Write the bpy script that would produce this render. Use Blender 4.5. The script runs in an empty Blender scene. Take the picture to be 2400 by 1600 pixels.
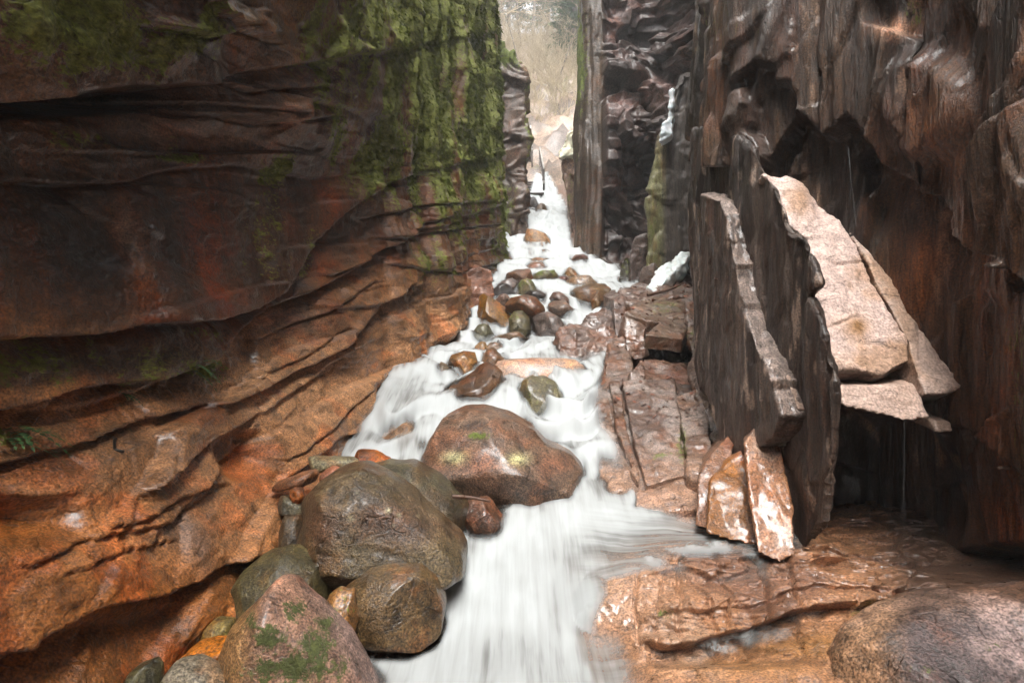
import bpy, bmesh, math, random
import numpy as np
from mathutils import Vector, Matrix
from mathutils.bvhtree import BVHTree

R = math.radians
SC = bpy.context.scene
COL = SC.collection

# ------------------------------------------------------------------ camera, sky, sun, exposure
cam_d = bpy.data.cameras.new('camera')
cam_d.lens = 20.0
cam_d.sensor_width = 36.0
cam_d.clip_start = 0.05
cam_d.clip_end = 600.0
cam = bpy.data.objects.new('camera', cam_d)
cam.rotation_euler = (R(90), 0, 0)          # level, looking up the gorge (+Y)
COL.objects.link(cam)
SC.camera = cam

SUN_EL, SUN_AZ = 60.0, 182.0                # azimuth from +Y clockwise: sun high behind the camera
world = bpy.data.worlds.new('World')
SC.world = world
world.use_nodes = True
wn = world.node_tree
sky = wn.nodes.new('ShaderNodeTexSky')
sky.sky_type = 'NISHITA'
sky.sun_disc = False
sky.sun_elevation = R(SUN_EL)
sky.sun_rotation = R(SUN_AZ)
sky.air_density = 1.0
sky.dust_density = 6.0
sky.ozone_density = 1.0
whs = wn.nodes.new('ShaderNodeHueSaturation')   # overcast: the cloud layer takes the blue out
whs.inputs['Saturation'].default_value = 0.10
bg = wn.nodes['Background']
bg.inputs['Strength'].default_value = 0.15
wn.links.new(sky.outputs['Color'], whs.inputs['Color'])
wn.links.new(whs.outputs['Color'], bg.inputs['Color'])

sun_d = bpy.data.lights.new('sun', 'SUN')
sun_d.energy = 1.2
sun_d.angle = R(45)
sun_d.color = (1.0, 0.96, 0.90)
sun = bpy.data.objects.new('sun', sun_d)
az, el = R(SUN_AZ), R(SUN_EL)
sdir = Vector((math.sin(az) * math.cos(el), math.cos(az) * math.cos(el), math.sin(el)))
sun.rotation_euler = sdir.to_track_quat('Z', 'Y').to_euler()
COL.objects.link(sun)

SC.view_settings.view_transform = 'Standard'
SC.view_settings.look = 'None'
SC.view_settings.gamma = 1.0
SC.view_settings.use_curve_mapping = False
SC.view_settings.exposure = 2.0
SC.cycles.use_denoising = True
SC.cycles.max_bounces = 5
SC.cycles.diffuse_bounces = 3
SC.cycles.glossy_bounces = 2
SC.cycles.transparent_max_bounces = 12
SC.cycles.volume_bounces = 0
SC.cycles.sample_clamp_indirect = 6.0
SC.cycles.use_adaptive_sampling = True
SC.cycles.adaptive_threshold = 0.04

# ------------------------------------------------------------------ numpy helpers
F = 4000.0 / 3.0                             # photo pixels per unit slope (20 mm on 36 mm, 2400 px)
def W(px, py, Y):
    "point that stands Y metres up the gorge on the sight line of a photo pixel"
    return np.array([(px - 1200.0) / F * Y, Y, (800.0 - py) / F * Y])
def WX(px, py, X):
    return W(px, py, X * F / (px - 1200.0))

_rng = np.random.RandomState(7)
_lat = _rng.uniform(-1, 1, 64 ** 3).astype(np.float32)
def noise3(P):
    P = np.asarray(P, np.float32)
    fl = np.floor(P)
    f = P - fl
    i = fl.astype(np.int32)
    w = f * f * f * (f * (f * 6 - 15) + 10)
    x0 = i[:, 0] & 63; y0 = (i[:, 1] & 63) << 6; z0 = (i[:, 2] & 63) << 12
    x1 = (i[:, 0] + 1) & 63; y1 = ((i[:, 1] + 1) & 63) << 6; z1 = ((i[:, 2] + 1) & 63) << 12
    wx, wy, wz = w[:, 0], w[:, 1], w[:, 2]
    out = []
    for z in (z0, z1):
        rows = []
        for y in (y0, y1):
            k = y + z
            a = _lat[k + x0]; rows.append(a + (_lat[k + x1] - a) * wx)
        out.append(rows[0] + (rows[1] - rows[0]) * wy)
    return (out[0] + (out[1] - out[0]) * wz) * 1.15
def fbm(P, sc, oc=4, gain=0.5, seed=0.0, ridged=False):
    P = np.asarray(P, np.float32) * np.asarray(sc, np.float32) + np.float32(seed * 17.31)
    s = np.zeros(len(P), np.float32); a = 1.0; t = 0.0
    for k in range(oc):
        n = noise3(P)
        if ridged: n = 1 - 2 * np.abs(n)
        s += a * n; t += a; a *= gain
        P = P * np.float32(2.03) + np.float32(11.7)
    return s / t
def cells(P, freq, seed=0.0, warp=0.25):
    "jointed blocks: every warped cell is a tilted facet of its own, with a narrow step to the next"
    freq = np.broadcast_to(np.asarray(freq, np.float32), (3,))
    Q = np.asarray(P, np.float32) * freq + np.float32(seed * 7.77)
    w = noise3(Q * 0.9 + 3.1) * warp; w2 = noise3(Q * 0.9 + 40.7) * warp
    Q = Q + np.stack([w, w2, w - w2], 1) * (freq > 0)
    i0 = np.floor(Q); f = Q - i0; i0 = i0.astype(np.int32)
    s_ = np.clip(0.03 * freq, 0.03, 0.22)
    t = np.clip((f - 0.5) / (2 * s_) + 0.5, 0, 1); t = t * t * (3 - 2 * t)
    out = np.zeros(len(Q), np.float32)
    ax = [(0, 1) if fr > 0 else (0,) for fr in freq]
    for dx in ax[0]:
        for dy in ax[1]:
            for dz in ax[2]:
                wt = np.ones(len(Q), np.float32)
                for k_, dd in enumerate((dx, dy, dz)):
                    if freq[k_] > 0: wt = wt * (t[:, k_] if dd else 1 - t[:, k_])
                k = ((i0[:, 0] + dx) & 63) + (((i0[:, 1] + dy) & 63) << 6) + (((i0[:, 2] + dz) & 63) << 12)
                val = _lat[k]
                for k_, (m_, c_, dd) in enumerate(((3, 29, dx), (7, 13, dy), (5, 71, dz))):
                    if freq[k_] > 0: val = val + 0.9 * _lat[(k * m_ + c_) & 262143] * (f[:, k_] - dd)
                out += wt * val
    return out
def sstep(a, b, x):
    t = np.clip((x - a) / (b - a), 0, 1)
    return t * t * (3 - 2 * t)
def terrace(n, k, sharp=0.2):
    t = n * k
    fl = np.floor(t)
    return (fl + sstep(0.5 - sharp, 0.5 + sharp, t - fl)) / k
def proj(P):
    Y = np.maximum(P[:, 1], 0.05)
    return 1200 + P[:, 0] / Y * F, 800 - P[:, 2] / Y * F
def blobs(u, v, lst):
    m = np.zeros(len(u), np.float32)
    for (cu, cv, ru, rv, s) in lst:
        m = np.maximum(m, s * np.exp(-((u - cu) / ru) ** 2 - ((v - cv) / rv) ** 2))
    return m
def grid_faces(nu, nv):
    i = np.arange(nu - 1)[:, None]; j = np.arange(nv - 1)[None, :]
    a = (i * nv + j).ravel()
    return np.stack([a, a + nv, a + nv + 1, a + 1], 1)

def new_mesh(name, V, Fc, mat=None, attrs=None, smooth=True):
    me = bpy.data.meshes.new(name)
    V = np.asarray(V, np.float32)
    if isinstance(Fc, np.ndarray):
        n, k = Fc.shape
        me.vertices.add(len(V)); me.vertices.foreach_set('co', V.ravel())
        me.loops.add(n * k); me.loops.foreach_set('vertex_index', Fc.astype(np.int32).ravel())
        me.polygons.add(n)
        me.polygons.foreach_set('loop_start', np.arange(0, n * k, k, dtype=np.int32))
        me.update(calc_edges=True)
    else:
        me.from_pydata([tuple(map(float, p)) for p in V], [], [tuple(map(int, f)) for f in Fc])
        me.update()
    if smooth:
        me.polygons.foreach_set('use_smooth', np.ones(len(me.polygons), bool))
    for k, a in (attrs or {}).items():
        a = np.asarray(a, np.float32)
        if a.ndim == 2:
            at = me.attributes.new(k, 'FLOAT_COLOR', 'POINT')
            at.data.foreach_set('color', np.concatenate([a, np.ones((len(a), 1), np.float32)], 1).ravel())
        else:
            at = me.attributes.new(k, 'FLOAT', 'POINT')
            at.data.foreach_set('value', a)
    if mat: me.materials.append(mat)
    return me

def add(name, V, Fc, mat, label=None, cat=None, group=None, kind=None, parent=None, attrs=None, smooth=True, base=True):
    V = np.asarray(V, np.float32)
    o = bpy.data.objects.new(name, None) if False else None
    org = np.zeros(3, np.float32)
    if parent is not None:
        org = np.array(parent.matrix_world.translation if parent.parent is None else parent.location, np.float32)
        if parent.parent is not None: org = org + np.array(parent.parent.location, np.float32)
    elif base:
        org = np.array([V[:, 0].mean(), V[:, 1].mean(), V[:, 2].min()], np.float32)
    me = new_mesh(name, V - org, Fc, mat, attrs, smooth)
    o = bpy.data.objects.new(name, me)
    COL.objects.link(o)
    if parent is not None:
        o.parent = parent
    else:
        o.location = org
        o.matrix_world = Matrix.Translation(Vector(org.tolist()))
    tag(o, label, cat, group, kind)
    return o
def tag(o, label=None, cat=None, group=None, kind=None):
    if label: o['label'] = label
    if cat: o['category'] = cat
    if group: o['group'] = group
    if kind: o['kind'] = kind
def empty(name, loc, label, cat, group=None):
    o = bpy.data.objects.new(name, None)
    o.empty_display_size = 0.1
    COL.objects.link(o)
    o.location = tuple(map(float, loc))
    o.matrix_world = Matrix.Translation(Vector(tuple(map(float, loc))))
    tag(o, label, cat, group)
    return o

# ------------------------------------------------------------------ materials
def nd(nt, typ, **kw):
    n = nt.nodes.new(typ)
    for k, v in kw.items():
        if k.startswith('i_'):
            n.inputs[k[2:].replace('_', ' ')].default_value = v
        else:
            setattr(n, k, v)
    return n
def mathn(nt, op, a, b=None, clamp=False):
    n = nt.nodes.new('ShaderNodeMath'); n.operation = op; n.use_clamp = clamp
    for i, x in enumerate((a, b)):
        if x is None: continue
        if isinstance(x, (int, float)): n.inputs[i].default_value = x
        else: nt.links.new(x, n.inputs[i])
    return n.outputs[0]
def mapr(nt, x, a, b, c, d):
    n = nt.nodes.new('ShaderNodeMapRange'); n.clamp = True
    nt.links.new(x, n.inputs[0])
    for i, q in enumerate((a, b, c, d)): n.inputs[i + 1].default_value = q
    return n.outputs[0]
def mixc(nt, f, a, b, mode='MIX'):
    n = nt.nodes.new('ShaderNodeMix'); n.data_type = 'RGBA'; n.blend_type = mode
    for sock, x in ((n.inputs[0], f), (n.inputs[6], a), (n.inputs[7], b)):
        if isinstance(x, (int, float)): sock.default_value = x
        elif isinstance(x, tuple): sock.default_value = x if len(x) == 4 else x + (1,)
        else: nt.links.new(x, sock)
    return n.outputs[2]
def noise_n(nt, vec, scale, detail=5, rough=0.6, dist=0.0):
    n = nt.nodes.new('ShaderNodeTexNoise')
    n.inputs['Scale'].default_value = scale; n.inputs['Detail'].default_value = detail
    n.inputs['Roughness'].default_value = rough; n.inputs['Distortion'].default_value = dist
    nt.links.new(vec, n.inputs['Vector'])
    return n.outputs['Fac']
def mapping(nt, vec, scale):
    n = nt.nodes.new('ShaderNodeMapping'); n.inputs['Scale'].default_value = scale
    nt.links.new(vec, n.inputs['Vector'])
    return n.outputs['Vector']

MOSS = (0.085, 0.105, 0.018)
def rock_mat(name, grain=None, speck=75.0, wet=0.7, bump=0.6, var=0.55, moss_col=MOSS, coarse=1.0, crk=2.3, coat=0.8, spc=0.5):
    m = bpy.data.materials.new(name); m.use_nodes = True
    nt = m.node_tree; b = nt.nodes['Principled BSDF']
    pos = nt.nodes.new('ShaderNodeNewGeometry').outputs['Position']
    gp = mapping(nt, pos, grain) if grain else pos
    tint = nd(nt, 'ShaderNodeAttribute', attribute_name='tint').outputs['Color']
    mossa = nd(nt, 'ShaderNodeAttribute', attribute_name='moss').outputs['Fac']
    mid = noise_n(nt, gp, 9.0 * coarse, 4, 0.68, 0.0)
    fine = noise_n(nt, gp, 30.0 * coarse, 3, 0.75)
    spk = noise_n(nt, pos, speck, 1, 0.5)
    f2 = mapr(nt, mid, 0.3, 0.7, 1 - var * 0.9, 1 + var * 0.9)
    f3 = mapr(nt, mathn(nt, 'ADD', mathn(nt, 'MULTIPLY', spk, .65), mathn(nt, 'MULTIPLY', fine, .35)), 0.38, 0.64, 1 - spc, 1 + spc)
    k = mathn(nt, 'MULTIPLY', f2, f3)
    big = noise_n(nt, gp, crk, 2, 0.55)
    iso = mathn(nt, 'ABSOLUTE', mathn(nt, 'SUBTRACT', big, 0.5))
    joint = mathn(nt, 'MULTIPLY', mapr(nt, iso, 0.0, 0.008, 1.0, 0.0), mapr(nt, mid, 0.40, 0.56, 1.0, 0.0))
    k = mathn(nt, 'MULTIPLY', k, mapr(nt, joint, 0, 1, 1.0, 0.45))
    cm = nt.nodes.new('ShaderNodeVectorMath'); cm.operation = 'SCALE'
    nt.links.new(tint, cm.inputs[0]); nt.links.new(k, cm.inputs['Scale'])
    # moss: mask broken up by noise
    mm = mathn(nt, 'ADD', mossa, mathn(nt, 'MULTIPLY', mathn(nt, 'SUBTRACT', mathn(nt, 'ADD', mathn(nt, 'MULTIPLY', mid, .45), mathn(nt, 'MULTIPLY', fine, .55)), 0.5), 2.6))
    mmask = mathn(nt, 'MULTIPLY', mapr(nt, mm, 0.42, 0.62, 0, 1), mapr(nt, mossa, 0.05, 0.2, 0, 1))
    mcol = mixc(nt, mapr(nt, fine, 0.3, 0.7, 0, 1), tuple(c * 0.4 for c in moss_col), tuple(c * 1.7 for c in moss_col))
    col = mixc(nt, mmask, cm.outputs[0], mcol)
    nt.links.new(col, b.inputs['Base Color'])
    # wet film: patches of gloss
    wn_ = mid
    r = mapr(nt, wn_, 0.32, 0.68, 0.62 - 0.38 * wet, 0.62 - 0.10 * wet)
    rr = mathn(nt, 'MAXIMUM', r, mathn(nt, 'MULTIPLY', mmask, 0.85))
    nt.links.new(rr, b.inputs['Roughness'])
    b.inputs['Specular IOR Level'].default_value = 0.5
    cw = mathn(nt, 'MULTIPLY', mapr(nt, wn_, 0.35, 0.6, 1.0 * coat, 0.2 * coat), mathn(nt, 'SUBTRACT', 1.0, mmask))
    nt.links.new(cw, b.inputs['Coat Weight'])
    b.inputs['Coat Roughness'].default_value = 0.15
    b.inputs['Coat IOR'].default_value = 1.5
    # fine relief
    h = mathn(nt, 'ADD', mathn(nt, 'MULTIPLY', mid, 0.55), mathn(nt, 'MULTIPLY', fine, 0.75))
    h = mathn(nt, 'ADD', h, mathn(nt, 'MULTIPLY', spk, 0.16))
    h = mathn(nt, 'SUBTRACT', h, mathn(nt, 'MULTIPLY', joint, 0.35))
    bp = nd(nt, 'ShaderNodeBump', i_Strength=bump, i_Distance=0.028)
    nt.links.new(h, bp.inputs['Height'])
    nt.links.new(bp.outputs['Normal'], b.inputs['Normal'])
    return m

M_wall = rock_mat('granite_wall', grain=(0.8, 0.8, 1.3), wet=0.85, bump=0.75, coat=0.7, moss_col=(0.115, 0.125, 0.020))
M_bark = rock_mat('foliated_wall', grain=(2.2, 2.2, 0.28), wet=0.5, bump=0.95, var=0.6, coat=0.5)
M_boul = rock_mat('wet_boulder', wet=0.9, bump=0.75, var=0.75, coat=0.6, spc=.65)
M_dry = rock_mat('damp_boulder', wet=0.5, bump=0.75, var=0.7, coat=.3, spc=.6, moss_col=(0.05, 0.058, 0.014))
M_pink = rock_mat('pink_granite', grain=(1.0, 1.0, 2.2), wet=0.6, bump=0.6, var=0.22, speck=60, coat=.4, spc=.3)
M_ledge = rock_mat('wet_ledge', wet=1.0, bump=0.7, var=0.5, coat=1.0)
M_floor = rock_mat('wet_floor', grain=(1.0, 1.6, 2.0), wet=1.0, bump=0.6, var=0.4, coat=1.0)
M_far = rock_mat('far_rock', wet=0.5, coat=0.25, bump=0.6, var=0.5, coarse=0.5, speck=30, crk=1.0)

def plain_mat(name, col, rough=0.6, var=0.4, scale=8.0, bump=0.3, spec=0.5):
    m = bpy.data.materials.new(name); m.use_nodes = True
    nt = m.node_tree; b = nt.nodes['Principled BSDF']
    pos = nt.nodes.new('ShaderNodeNewGeometry').outputs['Position']
    n = noise_n(nt, pos, scale, 6, 0.65)
    c = mixc(nt, mapr(nt, n, 0.3, 0.7, 0, 1), tuple(x * (1 - var) for x in col), tuple(min(1, x * (1 + var)) for x in col))
    nt.links.new(c, b.inputs['Base Color'])
    b.inputs['Roughness'].default_value = rough
    b.inputs['Specular IOR Level'].default_value = spec
    bp = nd(nt, 'ShaderNodeBump', i_Strength=bump, i_Distance=0.02)
    nt.links.new(noise_n(nt, pos, scale * 4, 5, 0.65), bp.inputs['Height'])
    nt.links.new(bp.outputs['Normal'], b.inputs['Normal'])
    return m
M_twig = plain_mat('dead_wood', (0.10, 0.05, 0.03), 0.5)
M_iron = plain_mat('iron', (0.02, 0.017, 0.015), 0.4, bump=0.1)
M_wood = plain_mat('weathered_wood', (0.055, 0.042, 0.034), 0.6, scale=5)
M_trunk = plain_mat('bark', (0.10, 0.085, 0.07), 0.8, scale=4)
M_branch = plain_mat('bare_twigs', (0.33, 0.27, 0.18), 0.8, scale=2)
M_needle = plain_mat('needles', (0.055, 0.10, 0.04), 0.7, scale=1.5)
M_mosst = plain_mat('moss_tufts', (0.12, 0.14, 0.022), 0.85, var=0.6, scale=3.0, bump=0.0, spec=0.2)
M_leaf = plain_mat('fallen_leaves', (0.22, 0.075, 0.04), 0.45, var=0.6, scale=9.0)
M_fern = plain_mat('fern_leaves', (0.035, 0.085, 0.018), 0.6, var=0.5, scale=9.0)
M_litter = plain_mat('leaf_litter', (0.23, 0.14, 0.085), 0.85, var=0.55, scale=2.6, bump=0.8)

def ice_mat():
    m = bpy.data.materials.new('ice'); m.use_nodes = True
    nt = m.node_tree; b = nt.nodes['Principled BSDF']
    pos = nt.nodes.new('ShaderNodeNewGeometry').outputs['Position']
    tint = nd(nt, 'ShaderNodeAttribute', attribute_name='tint').outputs['Color']
    n = noise_n(nt, pos, 7, 6, 0.65)
    c = mixc(nt, mapr(nt, n, 0.3, 0.7, 0, 1), mixc(nt, 1.0, tint, (0.8, 0.84, 0.84), 'MULTIPLY'), tint)
    nt.links.new(c, b.inputs['Base Color'])
    b.inputs['Roughness'].default_value = 0.25
    b.inputs['Subsurface Weight'].default_value = 0.4
    b.inputs['Subsurface Radius'].default_value = (0.05, 0.07, 0.08)
    bp = nd(nt, 'ShaderNodeBump', i_Strength=0.4, i_Distance=0.03)
    nt.links.new(noise_n(nt, pos, 18, 5, 0.6), bp.inputs['Height'])
    nt.links.new(bp.outputs['Normal'], b.inputs['Normal'])
    return m
M_ice = ice_mat()

def water_mat():
    m = bpy.data.materials.new('white_water'); m.use_nodes = True
    nt = m.node_tree; b = nt.nodes['Principled BSDF']
    at = nd(nt, 'ShaderNodeAttribute', attribute_name='flow').outputs['Vector']   # (across, along, 0) in metres
    foam = nd(nt, 'ShaderNodeAttribute', attribute_name='foam').outputs['Fac']
    cov = nd(nt, 'ShaderNodeAttribute', attribute_name='cover').outputs['Fac']
    def streak(vec):
        q1 = noise_n(nt, mapping(nt, vec, (16, 0.9, 1)), 1.0, 4, 0.6, 0.3)
        q2 = noise_n(nt, mapping(nt, vec, (3.2, 0.6, 1)), 1.0, 3, 0.55, 0.5)
        return mathn(nt, 'ADD', mathn(nt, 'MULTIPLY', q1, 0.5), mathn(nt, 'MULTIPLY', q2, 0.5))
    at2 = nd(nt, 'ShaderNodeAttribute', attribute_name='flow_side').outputs['Vector']
    sd = nd(nt, 'ShaderNodeAttribute', attribute_name='side').outputs['Fac']
    s1, s2 = streak(at), streak(at2)
    s = mathn(nt, 'ADD', mathn(nt, 'MULTIPLY', s1, mathn(nt, 'SUBTRACT', 1.0, sd)), mathn(nt, 'MULTIPLY', s2, sd))
    # whiteness: full in the plunging water, thin and tea-coloured where the sheet is shallow
    w = mathn(nt, 'ADD', foam, mathn(nt, 'MULTIPLY', mathn(nt, 'SUBTRACT', s, 0.5), 1.8))
    wh = mapr(nt, w, 0.0, 0.85, 0, 1)
    col = mixc(nt, wh, (0.20, 0.195, 0.18), (0.44, 0.46, 0.46))
    nt.links.new(col, b.inputs['Base Color'])
    b.inputs['Roughness'].default_value = 0.55
    b.inputs['Specular IOR Level'].default_value = 0.25
    al = mathn(nt, 'MULTIPLY', mapr(nt, w, -0.1, 0.55, 0.06, 1.0), cov)
    nt.links.new(al, b.inputs['Alpha'])
    bp = nd(nt, 'ShaderNodeBump', i_Strength=0.25, i_Distance=0.03)
    nt.links.new(s, bp.inputs['Height'])
    nt.links.new(bp.outputs['Normal'], b.inputs['Normal'])
    return m
M_water = water_mat()

# ------------------------------------------------------------------ colour palettes (mineral colours)
C_brown = np.array([0.115, 0.060, 0.034]); C_dark = np.array([0.050, 0.034, 0.026])
C_orange = np.array([0.26, 0.105, 0.040]); C_pinkb = np.array([0.27, 0.145, 0.092])
C_tan = np.array([0.30, 0.19, 0.11]); C_grey = np.array([0.115, 0.105, 0.085]); C_rust = np.array([0.20, 0.065, 0.022])
C_pale = np.array([0.50, 0.36, 0.28]); C_purple = np.array([0.15, 0.115, 0.105]); C_olive = np.array([0.085, 0.072, 0.035])
def lerpc(c, m, c2):
    return c * (1 - m[:, None]) + np.asarray(c2)[None, :] * m[:, None]

def mottle(T, P, g=(1, 1, 1), var=0.45, seed=150, sat=1.3):
    "broad colour drift and rusty iron staining of the stone itself"
    g = np.asarray(g, np.float32)
    f = 1 + var * 1.5 * fbm(P, g * 1.9, 4, 0.6, seed=seed)
    T = np.power(np.maximum(T, 0), 1.2) * 0.90 * np.clip(f, .3, 1.9)[:, None]
    lum = T.mean(1, keepdims=True); T = np.maximum(lum + (T - lum) * sat, 0.004)
    r = sstep(0.08, 0.4, fbm(P, g * 3.1, 3, 0.6, seed=seed + 4)) * 0.55
    return T * (1 - r[:, None]) + T * np.array([1.35, .82, .5]) * r[:, None]
SOLID = []          # rock meshes the water laps against

# ------------------------------------------------------------------ cliffs
def cliff(name, path, zs, fn, mat, **kw):
    """sheet of rock standing on a plan path; fn(P, u, v) -> (offset along plan normal, tint, moss)"""
    path = np.asarray(path, float)
    T = np.gradient(path, axis=0); T /= np.linalg.norm(T, axis=1, keepdims=True)
    N = np.stack([T[:, 1], -T[:, 0]], 1) * kw.pop('side', 1)
    lean = kw.pop('lean', None)
    nu, nv = len(path), len(zs)
    P = np.zeros((nu, nv, 3), np.float32)
    P[:, :, 0] = path[:, None, 0]; P[:, :, 1] = path[:, None, 1]; P[:, :, 2] = zs[None, :]
    NN = np.zeros_like(P); NN[:, :, :2] = N[:, None, :]
    P = P.reshape(-1, 3); NN = NN.reshape(-1, 3)
    if lean is not None: P += NN * lean(P)[:, None]
    u, v = proj(P)
    d, tint, moss, up = fn(P, u, v)
    V = P + NN * d[:, None]
    tint = mottle(tint, P, kw.pop('g', (.8, .8, 1.3)))
    V[:, 2] += up
    o = add(name, V, grid_faces(nu, nv), mat, attrs={'tint': tint, 'moss': moss}, base=False, **kw)
    return o, V, NN, moss, u, v

def strata(u, v, Y, curves, wpx=5.0):
    """offset profile between named bedding curves: list of (us, vs, above, below); linear between"""
    off = None; n = len(curves)
    cs = [np.interp(u, c[0], c[1]) for c in curves]
    out = np.full(len(u), curves[0][2], np.float32)
    for k, c in enumerate(curves):
        below = c[3]
        nxt = curves[k + 1][2] if k + 1 < n else c[3] + (c[4] if len(c) > 4 else 0)
        span = (cs[k + 1] - cs[k]) if k + 1 < n else np.full(len(u), 250.0)
        t = np.clip((v - cs[k]) / np.maximum(span, 20), 0, 1)
        pw = c[5] if len(c) > 5 else 0.45
        seg = below + (nxt - below) * t ** pw
        s = sstep(-wpx, wpx, v - cs[k])
        out = out * (1 - s) + seg * s
    return out
def crack(u, v, us, vs, w, fade=40):
    "narrow groove along a curve, faded at its ends"
    c = np.interp(u, us, vs)
    m = sstep(us[0] - fade, us[0] + fade, u) * (1 - sstep(us[-1] - fade, us[-1] + fade, u))
    return m * np.exp(-((v - c) / w) ** 2)

# ---- left wall
def xfoot_left(Y):
    return np.interp(Y, [-16, -13, -8, 1.5, 3.3, 5.0, 6, 7.5, 9.5, 13, 13.6, 14.2], [4.2, 0.5, -2.1, -1.98, -1.93, -1.70, -1.54, -1.28, -1.0, -0.20, -0.22, -0.6])  # unseen bend behind the camera, added to shut out frontal skylight
yl = np.concatenate([np.linspace(-16, 1.55, 40), np.geomspace(1.6, 13.1, 640), np.linspace(13.12, 14.2, 40)])
xl = xfoot_left(yl)
k = np.ones(25) / 25
xs_ = np.convolve(np.pad(xl, 12, mode='edge'), k, 'valid')
xl = np.where((yl > 2) & (yl < 12.6), xs_, xl)
zl = np.concatenate([np.linspace(-2.4, 2.6, 380), np.linspace(2.62, 8.2, 210), np.linspace(8.3, 13.5, 40)])
CL = [
 ([-600, 0, 150, 300, 430, 500, 560, 700, 900, 1250], [270, 232, 205, 207, 207, 192, 172, 150, 120, 60], 0.26, -0.58, 0, 0.8),
 ([-600, 0, 150, 300, 400, 470, 560, 700, 900, 1250], [310, 285, 275, 262, 255, 272, 262, 246, 235, 200], -0.20, -0.12, 0, 0.6),
 ([-600, 0, 330, 420, 560, 660, 760, 900, 1250], [440, 430, 423, 402, 384, 400, 418, 400, 330], -0.02, -0.09, 0, 0.4),
 ([-600, 0, 204, 306, 459, 587, 658, 704, 796, 900, 1000, 1250], [840, 796, 780, 760, 755, 724, 679, 597, 505, 440, 400, 340], 0.07, -0.17, 0, 0.35),
 ([-600, 0, 190, 373, 436, 500, 560, 640, 720, 800, 957, 1100, 1250], [1070, 975, 912, 889, 872, 838, 775, 722, 690, 650, 556, 505, 450], -0.01, -0.17, 0, 0.5),
 ([-600, 0, 200, 310, 356, 517, 677, 800, 860, 980, 1100, 1250], [1190, 1100, 1050, 1004, 981, 947, 884, 809, 755, 653, 600, 560], -0.02, -0.13, 0, 0.4),
 ([-600, 0, 86, 172, 333, 436, 551, 649, 760, 850, 960, 1060, 1150, 1250], [1660, 1527, 1463, 1423, 1395, 1349, 1297, 1251, 1120, 1010, 870, 765, 690, 620], 0.09, -0.07, 0.22, 0.6),
]
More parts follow.
